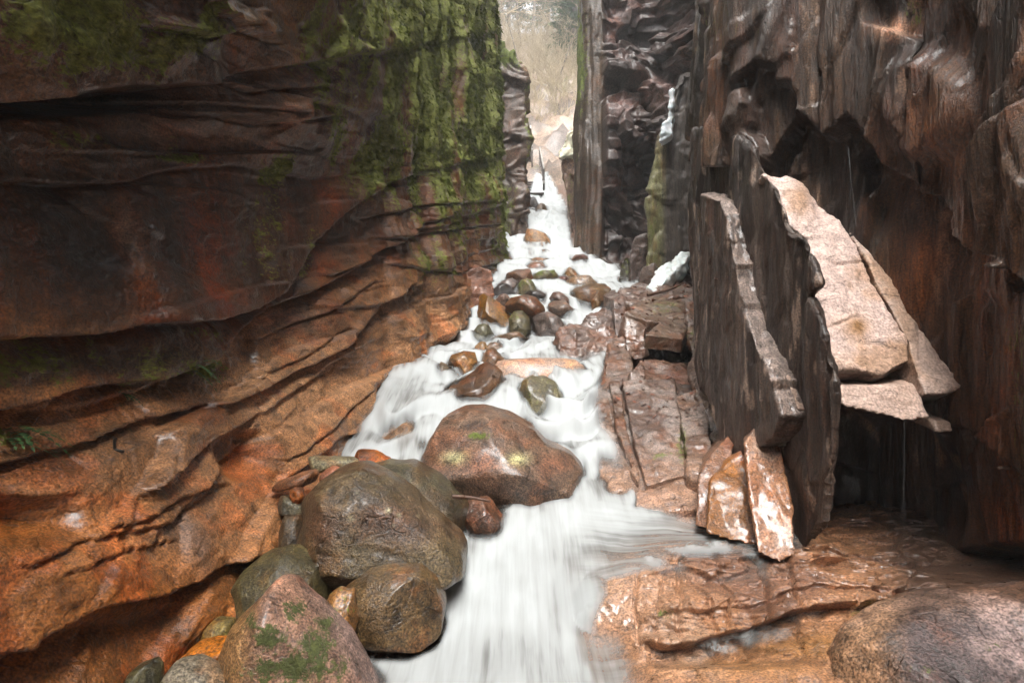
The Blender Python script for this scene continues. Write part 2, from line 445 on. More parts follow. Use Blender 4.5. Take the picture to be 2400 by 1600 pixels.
def left_fn(P, u, v):
    Y = P[:, 1]; n = len(Y)
    front = sstep(1.2, 1.9, Y)
    q = P.copy(); q[:, 2] = P[:, 2] * 2.4 - P[:, 1] * 0.55; q[:, 1] *= 0.8
    wob = fbm(q, 1.1, 4, seed=1)
    vv = v + fbm(P, (1.5, 2.5, 2.5), 3, seed=9) * 9 * 2.5 / np.maximum(Y, 1.6)
    amp = (1 - 0.62 * sstep(600, 1000, u)) * front
    CLk = [list(c) for c in CL]
    w0 = 1 - 0.85 * sstep(400, 540, u)
    CLk[0][2] = CL[0][2] * w0; CLk[0][3] = CL[0][3] * w0; CLk[1][2] = CL[1][2] * w0; CLk[1][3] = CL[1][3] * w0
    d = strata(u, vv, Y, CLk, 3.0) * 1.35 * amp * np.clip(0.5 + Y / 6, 0.7, 1.05)
    apron = sstep(0, 60, v - np.interp(u, CL[6][0], CL[6][1]))
    d -= 0.30 * apron * sstep(4.2, 5.4, Y) + 0.16 * apron * sstep(3.6, 2.8, Y)
    d += fbm(P, (.7, .7, .9), 2, seed=14) * 0.11 * front
    d += terrace(fbm(P, (1.1, 1.3, 1.5), 2, seed=3), 5, 0.035) * 0.055
    d += terrace(fbm(q, (1.5, 1.8, 2.2), 2, seed=16), 4, 0.03) * 0.010
    lowf = sstep(560, 900, v + (u - 400) * .2)
    jum = blobs(u, v, [(650, 260, 190, 170, 1), (620, 60, 160, 100, .8)])
    d += cells(q, (0, .8, 1.2), 3, .35) * (0.03 + 0.038 * lowf + 0.07 * jum) + cells(q, (0, 2.2, 3.2), 5, .35) * (0.005 + 0.004 * lowf + 0.03 * jum) + cells(q, (0, 5, 7.5), 4, .4) * 0.004
    d += fbm(P, 3.6, 3, seed=15) * 0.022 + fbm(P, 11.0, 3, seed=17) * 0.010
    s = Y / F
    for (us, vs, w, a) in [
        ([150, 300, 470], [352, 356, 366], 3.5, .05), ([0, 120, 330], [436, 430, 425], 3.5, .05),
        ([218, 298, 390, 505], [1237, 1217, 1171, 1133], 3.5, .05),
        ([34, 224, 373, 517], [1326, 1251, 1222, 1136], 4, .05), ([100, 250, 380], [1345, 1290, 1262], 3, .04),
        ([571, 765, 847, 980], [934, 837, 755, 653], 5, .09), ([784, 855, 957, 1080], [643, 612, 556, 480], 4, .08),
        ([650, 760, 860], [1075, 1000, 900], 4, .05), ([560, 700, 800], [900, 845, 770], 3, .04),
        ([640, 760, 880], [790, 735, 660], 4, .06), ([180, 400, 560], [62, 96, 60], 6, .16), ([355, 400, 470, 640], [-30, 48, 45, 100], 6, .14),
        ([480, 600, 760], [160, 215, 200], 5, .1), ([520, 640, 800], [265, 290, 270], 5, .08), ([380, 520, 700], [228, 240, 262], 4, .08),
        ([880, 1000, 1180], [510, 480, 470], 4, .07), ([900, 1050, 1200], [560, 540, 520], 4, .06), ([930, 1060, 1200], [620, 640, 610], 4, .07)]:
        c_ = np.interp(u, us, vs); m_ = sstep(us[0] - 40, us[0] + 40, u) * (1 - sstep(us[-1] - 40, us[-1] + 40, u))
        d += m_ * a * front * (0.8 * sstep(2, -2, vv - c_) * np.exp(-np.maximum(c_ - vv, 0) / 45) - 0.6 * np.exp(-((vv - c_ - 2) / (w * .6)) ** 2))
    # pockets
    d -= 0.22 * blobs(u, v, [(60, 1215, 120, 48, 1)]) * sstep(1150, 1175, vv) * (1 - sstep(170, 205, u))
    d -= 0.13 * sstep(0.2, 0.7, blobs(u, v, [(570, 1065, 62, 60, 1)]))
    d -= 0.20 * sstep(0.2, 0.6, blobs(u, v, [(230, 235, 200, 28, 1)]))
    # upright joints in the far part of the wall
    cell = fbm(P, (0.2, 2.2, 0.25), 2, seed=5)
    far = sstep(800, 1000, u)
    d += terrace(cell, 6, 0.04) * 0.18 * far
    d += far * terrace(fbm(P, (0.3, 1.2, 1.4), 2, seed=6), 5, 0.04) * 0.07
    # scars: upright spalled steps on the near wall
    for (cu, cv, lean_, h, a) in [(305, 560, -0.28, 95, .045), (700, 1180, -0.25, 90, .05), (420, 1250, -0.35, 70, .05), (620, 1190, -.1, 60, .05), (395, 1060, -.3, 60, .03),
                                  (455, 1500, -0.45, 110, .05), (410, 1440, -.3, 60, .04), (330, 1130, -.5, 40, .03), (200, 1350, -.8, 60, .03), (130, 1000, -.3, 40, .02), (560, 630, -.6, 50, .02)]:
        x = u - (cu + (v - cv) * lean_) + wob * 25
        d += a * (sstep(-14, 2, x) - sstep(8, 90, x)) * np.exp(-((v - cv) / h) ** 4)
    moss = blobs(u, v, [(90, 90, 170, 90, 1.5), (330, 100, 130, 60, 1.0), (0, 30, 220, 100, 1.5), (1000, 60, 210, 260, 1.05), (1130, 220, 80, 270, 1.2), (1010, 260, 80, 220, 1.1),
                        (930, 330, 150, 110, .65), (840, 80, 130, 120, .6), (1080, 330, 150, 150, .8), (1000, 620, 50, 60, .5), (480, 860, 80, 30, .6), (150, 850, 250, 60, .45),
                        (430, 370, 90, 12, .7), (30, 1010, 40, 40, .8), (470, 780, 60, 30, .5), (640, 560, 130, 120, .25), (1180, 450, 40, 120, .8), (300, 330, 140, 40, .4), (720, 400, 100, 40, .4)])
    moss += (fbm(P, (4.5, 4.5, .8), 3, seed=8) * 0.75) * (moss > 0.1)
    # dripping moss relief
    dr = fbm(P, (5, 5, 1.6), 4, seed=4)
    d += np.clip(moss, 0, 1) * (dr * 0.07 + 0.02)
    # mineral colour, plus the light on the lower wall painted in as paler tan
    m1 = fbm(P, (1.2, 1.2, 2.2), 4, seed=11)
    tint = np.tile(C_brown * 1.05, (n, 1)).astype(np.float32)
    lowm = sstep(700, 950, v + m1 * 160 - (u - 300) * 0.05)
    tint = lerpc(tint, lowm * 0.95, (0.34, 0.180, 0.100))
    tint = lerpc(tint, np.clip(blobs(u, v, [(700, 930, 260, 140, 1), (480, 1050, 280, 130, .9), (1000, 760, 170, 130, .8), (560, 1250, 220, 110, .7)]) + m1 * .35, 0, 1), (0.50, 0.32, 0.21))  # paler tan painted where the lower wall catches light
    tint = lerpc(tint, np.clip(blobs(u, v, [(560, 1080, 70, 60, 1), (330, 1450, 300, 120, .9), (120, 1560, 300, 100, .8), (600, 1330, 100, 90, .9), (60, 1240, 130, 60, .7)]) * (0.8 + m1), 0, 1), C_orange * 1.05)
    pan = blobs(u, v, [(300, 600, 420, 160, 1), (620, 480, 160, 160, .8)])
    streak = fbm(P, (1.5, 6, 0.35), 4, seed=12)
    tint = lerpc(tint, np.clip(pan * 0.95, 0, 1), (0.105, 0.042, 0.020))
    tint = lerpc(tint, np.clip(pan * sstep(0.05, 0.4, streak), 0, 1) * 0.9, (0.24, 0.075, 0.026))
    tint = lerpc(tint, np.clip(pan * sstep(0.0, 0.4, -streak), 0, 1) * 0.7, (0.035, 0.024, 0.016))
    tint = lerpc(tint, np.clip(blobs(u, v, [(300, 560, 22, 90, 1), (415, 1260, 30, 70, .8), (440, 300, 130, 30, .5), (720, 760, 60, 30, .5), (650, 330, 80, 90, .35)]), 0, 1), (0.34, 0.24, 0.19))
    tint = lerpc(tint, np.clip(blobs(u, v, [(200, 850, 280, 55, .8), (0, 330, 200, 60, .4)]), 0, 1), (0.070, 0.060, 0.035))
    tint = lerpc(tint, np.clip(blobs(u, v, [(225, 100, 26, 70, .9), (300, 20, 30, 50, .5)]), 0, 1), (0.26, 0.085, 0.035))
    tint = lerpc(tint, np.clip(blobs(u, v, [(620, 40, 150, 60, .8)]), 0, 1), (0.16, 0.10, 0.03))
    return d, tint, np.clip(moss, 0, 1.2), np.zeros(n, np.float32)
def left_lean(P):
    Y, z = P[:, 1], P[:, 2]
    near = 1 - sstep(4.5, 9, Y)
    l = -0.05 * (z - 0.16 * (Y - 4)) * (1 - near)
    prof = np.interp(z, [-2.4, -1.6, -0.9, -0.3, 0.3, 1.0, 1.5, 2.3, 3.2, 5, 14], [0.18, 0.0, -0.24, -0.45, -0.50, -0.52, -0.42, -0.05, 0.15, 0.15, -0.6])  # overhang above the view, added to shade the wall below it
    return l + near * prof
left_o, left_V, left_N, left_m, left_u, left_v = cliff('rock_wall', np.stack([xl, yl], 1), zl, left_fn, M_wall, side=1, lean=left_lean,
     label='tall brown granite cliff with moss filling the left side of the gorge', cat='cliff')
left_o.name = 'left_cliff'

# ---- right wall (near part of the right side, foliated rock)
def xfoot_right(Y):
    return np.interp(Y, [-16, 0, 4.1, 4.8, 5.3, 7, 8, 9, 10.5, 11.6], [2.5, 2.7, 3.04, 2.66, 2.14, 2.32, 2.64, 3.02, 3.5, 3.65])
yr = np.concatenate([np.linspace(-16, 1.55, 40), np.geomspace(1.6, 11.6, 560)])
zr = np.concatenate([np.linspace(-2.2, 2.8, 360), np.linspace(2.82, 7.2, 180), np.linspace(7.3, 13, 36)])
CR = [([1400, 1600, 1700, 1780, 1830, 1875, 1952, 2003, 2049, 2085, 2151, 2212, 2279, 2345, 2400, 3200],
       [380, 392, 394, 402, 330, 275, 327, 275, 327, 398, 429, 459, 505, 561, 607, 1100], 0.13, -0.15, 0, 0.6),
      ([1400, 1900, 2000, 2170, 2250, 2330, 2400, 3200], [960, 960, 955, 985, 1010, 1060, 1150, 1500], -0.08, -0.16, -0.05, 0.8)]
def right_fn(P, u, v):
    Y = P[:, 1]; n = len(Y)
    front = sstep(1.2, 1.9, Y)
    wob = fbm(P, 1.3, 4, seed=21)
    d = strata(u, v + wob * 18, Y, CR, 4.0) * front
    d += fbm(P, (.8, .8, .5), 3, seed=27) * 0.08
    gr = fbm(P, (3.2, 3.2, 0.35), 5, 0.6, seed=22)
    d += gr * 0.05 + fbm(P, (13, 13, 0.9), 4, 0.65, seed=23) * 0.045
    tl = P.copy(); tl[:, 1] += P[:, 2] * 0.18; tl[:, 2] += P[:, 1] * 0.35
    d += cells(tl, (0, 1.3, 0.5), 7, .45) * 0.10 + cells(tl, (0, 3.6, 1.1), 8, .45) * 0.045 + cells(tl, (0, 8, 2.2), 6, .5) * 0.014
    # cavities
    uj = u + fbm(P, 2.5, 3, seed=29) * 70; vj = v + fbm(P, 2.5, 3, seed=30) * 90
    d -= 0.17 * sstep(0.25, 0.5, blobs(uj, vj, [(1812, 268, 40, 85, 1), (2040, 370, 70, 60, .7)]))
    d -= 0.32 * sstep(0.25, 0.65, blobs(u, v, [(2060, 1150, 140, 230, 1)]))
    nearslab = blobs(u, v, [(2120, 700, 120, 260, 1)]); d = d * (1 - 0.6 * sstep(.3, .7, nearslab))
    d -= 0.35 * sstep(0.3, 0.6, blobs(u, v, [(2320, 1330, 160, 60, 1), (2380, 640, 40, 60, .6)]))
    d += 0.14 * sstep(0.25, 0.6, blobs(u, v, [(2210, 250, 120, 130, 1)]))
    d -= 0.16 * sstep(80, 66, v - (u - 2110) * .35 + wob * 30) * sstep(2040, 2065, u) * (1 - sstep(2170, 2200, u)) * sstep(-100, 40, v)
    m1 = fbm(P, 1.4, 4, seed=25)
    tint = np.tile(np.array([0.066, 0.041, 0.028]), (n, 1)).astype(np.float32)  # base kept dark: colour stands in for an overhang's shade
    tint = lerpc(tint, np.clip(sstep(-0.1, 0.5, gr) * 0.8, 0, 1), (0.115, 0.072, 0.044))
    tint = lerpc(tint, np.clip(sstep(0.05, 0.5, -gr) * 0.8, 0, 1), (0.034, 0.026, 0.021))
    tint = lerpc(tint, sstep(0.42, 0.6, fbm(P, (14, 14, 3.0), 3, seed=28)) * .6, (0.30, 0.22, 0.17))
    tint = lerpc(tint, np.clip(blobs(u, v, [(2130, 620, 70, 170, 1.1), (2300, 800, 140, 260, .8), (2260, 300, 90, 140, .6), (2300, 1250, 140, 120, .8)]) * (.8 + m1), 0, 1), (0.26, 0.115, 0.058))  # orange column is the stone's own; other patches painted lighter to lift the shade
    tint = lerpc(tint, np.clip(blobs(u, v, [(2110, 75, 42, 30, 1.2)]) + m1 * .2, 0, 1) * (blobs(u, v, [(2110, 75, 60, 40, 1)]) > .3), (0.55, 0.37, 0.28))
    moss = blobs(u, v, [(2160, 40, 40, 40, .5), (1540, 480, 40, 150, .75), (1700, 80, 150, 120, .25), (2390, 900, 40, 300, .4)])
    return d, tint, moss, np.zeros(n, np.float32)
def right_lean(P):
    z = P[:, 2]
    near = 1 - sstep(4.0, 6.0, P[:, 1])
    return -0.06 * np.maximum(z - 1.2, 0) * (1 - near) + near * np.interp(z, [-2.2, 0, 1.2, 2.2, 4, 13], [0, 0, 0, 0.0, -0.1, -0.8])
right_o, right_V, right_N, right_m, right_u, right_v = cliff('right_cliff', np.stack([xfoot_right(yr), yr], 1), zr, right_fn, M_bark, side=-1, g=(2.2, 2.2, .3), lean=right_lean,
     label='dark dripping cliff of upright sheeted rock along the right side', cat='cliff')

def surf(V, px, py, lift=0.0):
    "the visible cliff point nearest to a photo pixel"
    u, v = proj(V); ok = V[:, 1] > 1.0
    d = np.where(ok, (u - px) ** 2 + (v - py) ** 2, 1e9)
    c = np.argsort(d)[:12]; p = V[c[np.argmin(V[c, 1])]]
    return p * (1 - lift / max(p[1], .5))
# ---- buttress closing the right side farther up
pb = np.array([(2.9, 21), (2.3, 18.5), (1.95, 15.5), (1.60, 13.8), (1.74, 13.5), (2.02, 13.38), (2.3, 13.36), (2.7, 13.42), (3.3, 13.5), (3.75, 12.9), (4.1, 12.0), (4.6, 11.2)])
seg = np.concatenate([[0], np.cumsum(np.linalg.norm(np.diff(pb, axis=0), axis=1))])
sb = np.linspace(0, seg[-1], 420)
pbd = np.stack([np.interp(sb, seg, pb[:, 0]), np.interp(sb, seg, pb[:, 1])], 1)
zb = np.concatenate([np.linspace(0.6, 8.6, 380), np.linspace(8.65, 13.5, 50)])
def butt_fn(P, u, v):
    n = len(u)
    grp = 1 - sstep(1408, 1422, u)                 # upright grained panel on its left
    gr = fbm(P, (4, 4, 0.4), 4, seed=31)
    led = fbm(P, (0.45, 0.4, 1.25), 4, seed=33)
    dip = P.copy(); dip[:, 2] += P[:, 0] * 0.22
    led = fbm(dip, (0.4, 0.4, 0.95), 3, seed=33)
    d = grp * (gr * 0.10 + terrace(gr, 4, 0.1) * 0.10 + 0.08)
    saw = (dip[:, 2] * 1.2 + led * 2.2) % 1.0
    d += (1 - grp) * (terrace(led, 5, 0.05) * 0.70 + fbm(P, (1.6, 1, 2.0), 4, seed=34) * 0.10)
    d += fbm(P, (1, 1, .6), 3, seed=35) * 0.12 + (1 - grp) * (cells(dip, (.8, 0, 1.0), 9, .7) * 0.24 + cells(dip, (1.9, 0, 2.6), 10, .7) * 0.07)
    d -= 0.35 * blobs(u, v, [(1490, 240, 50, 50, 1), (1500, 110, 40, 40, .8), (1480, 470, 60, 120, .7)]) * (1 - grp)
    tint = np.tile(np.array([0.075, 0.056, 0.050]), (n, 1)).astype(np.float32)
    tint = lerpc(tint, np.clip((1 - grp) * sstep(0.0, .5, fbm(P, 1.6, 3, seed=36)), 0, 1), (0.15, 0.105, 0.095))
    tint = lerpc(tint, grp * 0.85, (0.095, 0.07, 0.05))  # dark brown panel, lowered further to put its shadow into the colour
    moss = grp * 0.12 + blobs(u, v, [(1362, 120, 16, 130, .8), (1352, 250, 10, 200, .45)]) * grp
    return d, tint, moss, np.zeros(n, np.float32)
butt = cliff('buttress_cliff', pbd, zb, butt_fn, M_far, side=1, g=(.7, .7, .7), lean=lambda P: -0.02 * (P[:, 2] - 2),
      label='black wet ledged cliff standing behind the ice on the right', cat='cliff')[0]

# ------------------------------------------------------------------ blocks: prisms welded, voxel-remeshed, weathered
def remesh(V, Fc, vox, smooth=0):
    me = bpy.data.meshes.new('tmp'); me.from_pydata([tuple(map(float, p)) for p in V], [], Fc)
    bm = bmesh.new(); bm.from_mesh(me)
    bmesh.ops.recalc_face_normals(bm, faces=bm.faces); bmesh.ops.triangulate(bm, faces=bm.faces)
    bm.to_mesh(me); bm.free()
    o = bpy.data.objects.new('tmp', me); COL.objects.link(o)
    md = o.modifiers.new('r', 'REMESH'); md.mode = 'VOXEL'; md.voxel_size = vox; md.use_smooth_shade = True
    if smooth:
        ms = o.modifiers.new('s', 'SMOOTH'); ms.iterations = smooth; ms.factor = 0.5
    dg = bpy.context.evaluated_depsgraph_get()
    ev = o.evaluated_get(dg).to_mesh()
    n = len(ev.vertices); co = np.zeros(n * 3, np.float32); ev.vertices.foreach_get('co', co)
    no = np.zeros(n * 3, np.float32); ev.vertices.foreach_get('normal', no)
    nf = len(ev.polygons)
    tot = np.zeros(nf, np.int32); ev.polygons.foreach_get('loop_total', tot)
    if (tot == 4).all():
        li = np.zeros(nf * 4, np.int32); ev.loops.foreach_get('vertex_index', li); FF = li.reshape(-1, 4)
    else:
        FF = [tuple(p.vertices) for p in ev.polygons]
    o.evaluated_get(dg).to_mesh_clear()
    bpy.data.objects.remove(o); bpy.data.meshes.remove(me)
    return co.reshape(-1, 3), no.reshape(-1, 3), FF
def prism(front, back):
    front = [np.asarray(p, float) for p in front]
    if isinstance(back, tuple): back = [p + np.array(back) for p in front]
    n = len(front)
    V = list(front) + [np.asarray(p, float) for p in back]
    Fc = [tuple(range(n)), tuple(range(2 * n - 1, n - 1, -1))]
    Fc += [(i, n + i, n + (i + 1) % n, (i + 1) % n) for i in range(n)]
    return V, Fc
def block(name, prisms, mat, tint, vox=0.02, amp=0.02, freq=3.0, grain=None, gamp=0.0, step=0.0, smooth=2, moss=None, tintfn=None, seed=1, solid=True, dispfn=None, **kw):
    V = []; Fc = []
    for (v, f) in prisms:
        b = len(V); V += v; Fc += [tuple(i + b for i in g) for g in f]
    co, no, FF = remesh(V, Fc, vox, smooth)
    d = fbm(co, freq, 4, seed=seed) * amp
    d += fbm(co, freq * 4.5, 3, seed=seed + 3) * amp * 0.3
    if step: d += terrace(fbm(co, freq * 0.8, 2, seed=seed + 5), 5, 0.08) * step
    d += cells(co, freq * .9, seed, .6) * amp * 0.5
    if gamp: d += fbm(co, grain, 4, 0.6, seed=seed + 7) * gamp
    u, v = proj(co)
    if dispfn is not None: d = d + dispfn(co, u, v)
    P = co + no * d[:, None]
    T = np.tile(np.asarray(tint, np.float32), (len(P), 1))
    if mat is not M_pink and mat is not M_ice: T = mottle(T, co, (2.2, 2.2, .35) if gamp else (1, 1, 1), .35, 150 + seed)
    ml = moss(co, u, v) if moss is not None else np.zeros(len(P))
    if tintfn is not None: T = tintfn(T, co, no, u, v)
    if solid: SOLID.append((P, FF))
    return add(name, P, FF, mat, attrs={'tint': T, 'moss': ml}, **kw)

# ------------------------------------------------------------------ boulders from outline, distance and thickness
_ico = {}
def ico(n):
    if n not in _ico:
        bm = bmesh.new(); bmesh.ops.create_icosphere(bm, subdivisions=n, radius=1.0)
        _ico[n] = (np.array([v.co[:] for v in bm.verts], np.float32), np.array([[v.index for v in f.verts] for f in bm.faces], np.int32))
        bm.free()
    return _ico[n]
def boulder(label, poly, Y, tint, thick=0.9, e=0.8, facets=5, lean=0.25, rough=0.035, sub=5, seed=1, mat=None, moss=0.0, mossfn=None, round_=9, tintfn=None, name='boulder', cat='boulder', group='boulders in the stream', planes=(), sink=0.0, dispfn=None, fmin=0.72):
    pts = np.array([W(p[0], p[1], Y)[[0, 2]] for p in poly])
    x, z = pts[:, 0], pts[:, 1]
    x2, z2 = np.roll(x, -1), np.roll(z, -1)
    A = (x * z2 - x2 * z); ar = A.sum() / 2
    c = np.array([((x + x2) * A).sum() / (6 * ar), ((z + z2) * A).sum() / (6 * ar)])
    th = np.linspace(-math.pi, math.pi, 361)[:-1]
    rad = np.zeros(360)
    p = pts - c; q = np.roll(p, -1, axis=0)
    for i, t in enumerate(th):
        dv = np.array([math.cos(t), math.sin(t)])
        best = 0
        for a, b in zip(p, q):
            ee = b - a; den = dv[0] * ee[1] - dv[1] * ee[0]
            if abs(den) < 1e-9: continue
            tt = (a[0] * ee[1] - a[1] * ee[0]) / den; ss = (a[0] * dv[1] - a[1] * dv[0]) / den
            if tt > 0 and -1e-6 <= ss <= 1 + 1e-6: best = max(best, tt)
        rad[i] = best
    kr = np.hanning(round_ + 2)[1:-1]; kr /= kr.sum()
    rad = np.convolve(np.concatenate([rad[-30:], rad, rad[:30]]), kr, 'same')[30:-30]
    S, FF = ico(sub)
    t = np.arctan2(S[:, 2], S[:, 0]); rho = np.sqrt(S[:, 0] ** 2 + S[:, 2] ** 2)
    r = np.interp(t, np.append(th, math.pi), np.append(rad, rad[0]))
    size = math.sqrt(abs(ar))
    rg = rho ** e
    L = np.zeros_like(S)
    L[:, 0] = r * rg * np.cos(t); L[:, 2] = r * rg * np.sin(t)
    L[:, 1] = np.sign(S[:, 1]) * np.abs(S[:, 1]) ** e * size * thick * 0.6
    L[:, 1] += lean * L[:, 2]
    rs = np.random.RandomState(seed)
    pl = []
    for k in range(facets):
        nn = rs.normal(size=3); nn[1] = -abs(nn[1]) * 1.1; nn /= np.linalg.norm(nn)
        pl.append((nn, rs.uniform(fmin, 0.9)))
    for (nn, f) in list(pl) + [(np.asarray(a, float) / np.linalg.norm(a), b) for a, b in planes]:
        dt = L @ nn; dm = dt.max() * f
        ov = np.maximum(dt - dm, 0)
        L -= (ov * 0.88)[:, None] * nn[None, :]
    nrm = L / np.maximum(np.linalg.norm(L, axis=1, keepdims=True), 1e-6)
    wsd = L + np.array([c[0], Y, c[1]]) + seed * 3.3
    L += nrm * (cells(wsd, 1.3 / size, seed, .4) * rough * 0.45 * size)[:, None]
    L += nrm * (terrace(fbm(wsd, 1.9 / size, 2, seed=seed + 6), 4, .1) * rough * 0.6 * size)[:, None]
    L += nrm * (fbm(wsd, 1.6 / size, 3, seed=seed) * rough * 1.6 * size + fbm(wsd, 6 / size, 4, seed=seed + 1) * rough * 0.3 * size)[:, None]
    V = L + np.array([c[0], Y, c[1] - sink], np.float32)
    u, v = proj(V)
    if dispfn is not None: V += nrm * dispfn(V, u, v)[:, None]
    T = np.tile(np.asarray(tint, np.float32), (len(V), 1))
    m1 = fbm(V, 2.5 / size, 3, seed=seed + 2)
    T = mottle(T, V, np.ones(3) * min(1.0 / size, 2.2), .4, 150 + seed)
    if tintfn is not None: T = tintfn(T, V, u, v, m1)
    ml = np.full(len(V), moss) * sstep(-0.3, 0.7, nrm[:, 2]) + (m1 * 0.4 if moss > 0 else 0)
    if mossfn is not None: ml = mossfn(V, u, v)
    SOLID.append((V, FF))
    return add(name, V, FF, mat or M_boul, label=label, cat=cat, group=group, attrs={'tint': T, 'moss': np.clip(ml, 0, 1.2)})
def box(x0, y0, x1, y1, cut=0.22, seed=0):
    "rough rounded outline from a pixel box"
    rs = np.random.RandomState(seed); w, h = x1 - x0, y1 - y0
    p = [(x0 + w * cut, y0 + h * .08), (x0 + w * .5, y0), (x1 - w * cut, y0 + h * .06), (x1 - w * .05, y0 + h * .38), (x1, y0 + h * .7), (x1 - w * .12, y1),
         (x0 + w * .15, y1), (x0, y0 + h * .7), (x0 + w * .03, y0 + h * .35)]
    return [(a + rs.uniform(-.07, .07) * w, b + rs.uniform(-.07, .07) * h) for a, b in p]
# ------------------------------------------------------------------ water level from surveyed points (pixel, pixel, distance)
WP = [(700,1750,2.75),(1000,1750,2.75),(1400,1750,2.75),(1700,1750,2.75),(850,1600,3.25),(1100,1600,3.25),(1350,1600,3.25),(1600,1600,3.22),
 (850,1480,3.76),(1000,1480,3.76),(1180,1480,3.76),(1400,1480,3.70),(1060,1420,4.0),(1200,1400,4.02),(1150,1330,4.3),(1250,1250,4.6),(1320,1330,4.22),(1450,1330,4.08),
 (1600,1300,4.12),(1750,1280,4.12),(1850,1290,3.98),(1350,1190,4.85),(1450,1180,4.9),(1550,1180,4.88),(1640,1215,4.6),(1500,1250,4.5),(1180,1220,4.75),(1060,1150,5.1),(1000,1080,5.5),
 (900,1050,5.6),(860,1045,5.65),(900,955,6.1),(980,950,6.15),(870,985,5.95),(960,1030,5.75),(1330,1000,5.9),(1370,1060,5.6),(1400,1125,5.25),(1300,960,6.1),(1360,950,6.1),
 (960,930,6.4),(1150,957,6.3),(1210,952,6.35),(1180,890,6.72),(1100,953,6.42),(1270,957,6.28),(1085,873,7.42),(1050,902,6.98),(1155,860,7.65),(1250,881,7.12),(1200,792,9.2),(1290,790,9.25),(1140,800,9.1),(1360,717,10.38),(1310,740,10.08),(1345,700,10.6),(1010,893,6.8),(1015,850,7.3),(1050,880,7.0),(1340,905,6.85),(1350,880,7.1),(1390,855,7.35),
 (1100,838,7.7),(1250,836,7.8),(1200,815,8.2),(1080,808,8.45),(1250,800,8.7),(1300,792,8.9),(1390,842,7.65),(1340,750,9.8),(1380,722,10.3),(1320,702,10.7),(1420,672,11.2),(1455,662,11.5),
 (1290,682,11.0),(1390,656,11.75),(1270,672,11.2),(1378,612,12.6),(1300,642,12.0),(1310,612,12.8),(1350,592,13.3),(1220,622,12.6),(1180,690,11),(1300,592,13.5),(1310,562,14.2),(1300,522,15.5),
 (1290,502,16.3),(1300,482,17.5),(1320,472,17.7),(1270,467,18.2),(1240,470,18.2),(1262,402,20.5),(1255,395,22.0),(1300,395,22.0),(1200,395,22.0)]
WPT = np.array([W(*p) for p in WP])
def rbf_fit(P, ax=0.75):
    A = P[:, :2] * np.array([ax, 1.0]); n = len(A)
    D = np.linalg.norm(A[:, None] - A[None], axis=2)
    M = np.zeros((n + 3, n + 3)); M[:n, :n] = D + np.eye(n) * -0.02
    Q = np.concatenate([np.ones((n, 1)), A], 1); M[:n, n:] = Q; M[n:, :n] = Q.T
    c = np.linalg.solve(M, np.concatenate([P[:, 2], np.zeros(3)]))
    def ev(X, Y):
        B = np.stack([X.ravel() * ax, Y.ravel()], 1); out = np.zeros(len(B))
        for s in range(0, len(B), 40000):
            b = B[s:s + 40000]
            d = np.linalg.norm(b[:, None] - A[None], axis=2)
            out[s:s + 40000] = d @ c[:n] + c[n] + b @ c[n + 1:]
        return out.reshape(X.shape)
    return ev
water_z = rbf_fit(WPT)
def blur2(a, k):
    for ax in (0, 1):
        ker = np.hanning(k + 2)[1:-1]; ker /= ker.sum()
        pad = [(0, 0), (0, 0)]; pad[ax] = (k // 2, k // 2)
        b = np.pad(a, pad, mode='edge')
        a = np.apply_along_axis(lambda r: np.convolve(r, ker, 'valid'), ax, b)
    return a
def xright(Y):
    return np.interp(Y, [2, 3.0, 3.6, 4.3, 4.8, 5.2, 5.5, 6, 7, 8, 9, 10, 11, 11.8, 13, 14, 16, 20, 22], [0.9, 1.0, 2.1, 2.05, 1.9, 1.6, 1.1, 0.95, 1.1, 1.45, 1.7, 1.9, 2.6, 2.6, 1.9, 1.5, 1.6, 1.9, 1.9])

# ---- stream bed: gravelly granite under and beside the water
yb = np.concatenate([np.linspace(-16, 1.1, 24), np.geomspace(1.2, 22, 260)]); xb = np.linspace(-2.6, 3.6, 190)
XB, YB = np.meshgrid(xb, yb, indexing='ij')
ZB = water_z(XB, np.maximum(YB, 2.7)) - 0.30
PB = np.stack([XB.ravel(), YB.ravel(), ZB.ravel()], 1)
ZB = ZB + (fbm(PB, (2.5, 2.5, 0.1), 4, seed=41) * 0.10).reshape(ZB.shape)
bank = (1 - sstep(-1.25, -0.75, XB)) * (1 - sstep(4.6, 5.4, YB))
ZB = ZB * (1 - bank) + bank * np.maximum(ZB, -1.93 + 0.25 * (YB - 3.0) * 0.9)
ZB += sstep(0.0, 0.8, XB - xright(YB)) * -0.2
PB[:, 2] = ZB.ravel()
tb = np.tile(np.array([0.16, 0.085, 0.05], np.float32), (len(PB), 1)) * (1 + 0.4 * fbm(PB, 3, 3, seed=42))[:, None]
bed = add('stream_bed', PB, grid_faces(len(xb), len(yb)), M_floor, kind='structure', base=False, attrs={'tint': tb, 'moss': np.zeros(len(PB))})

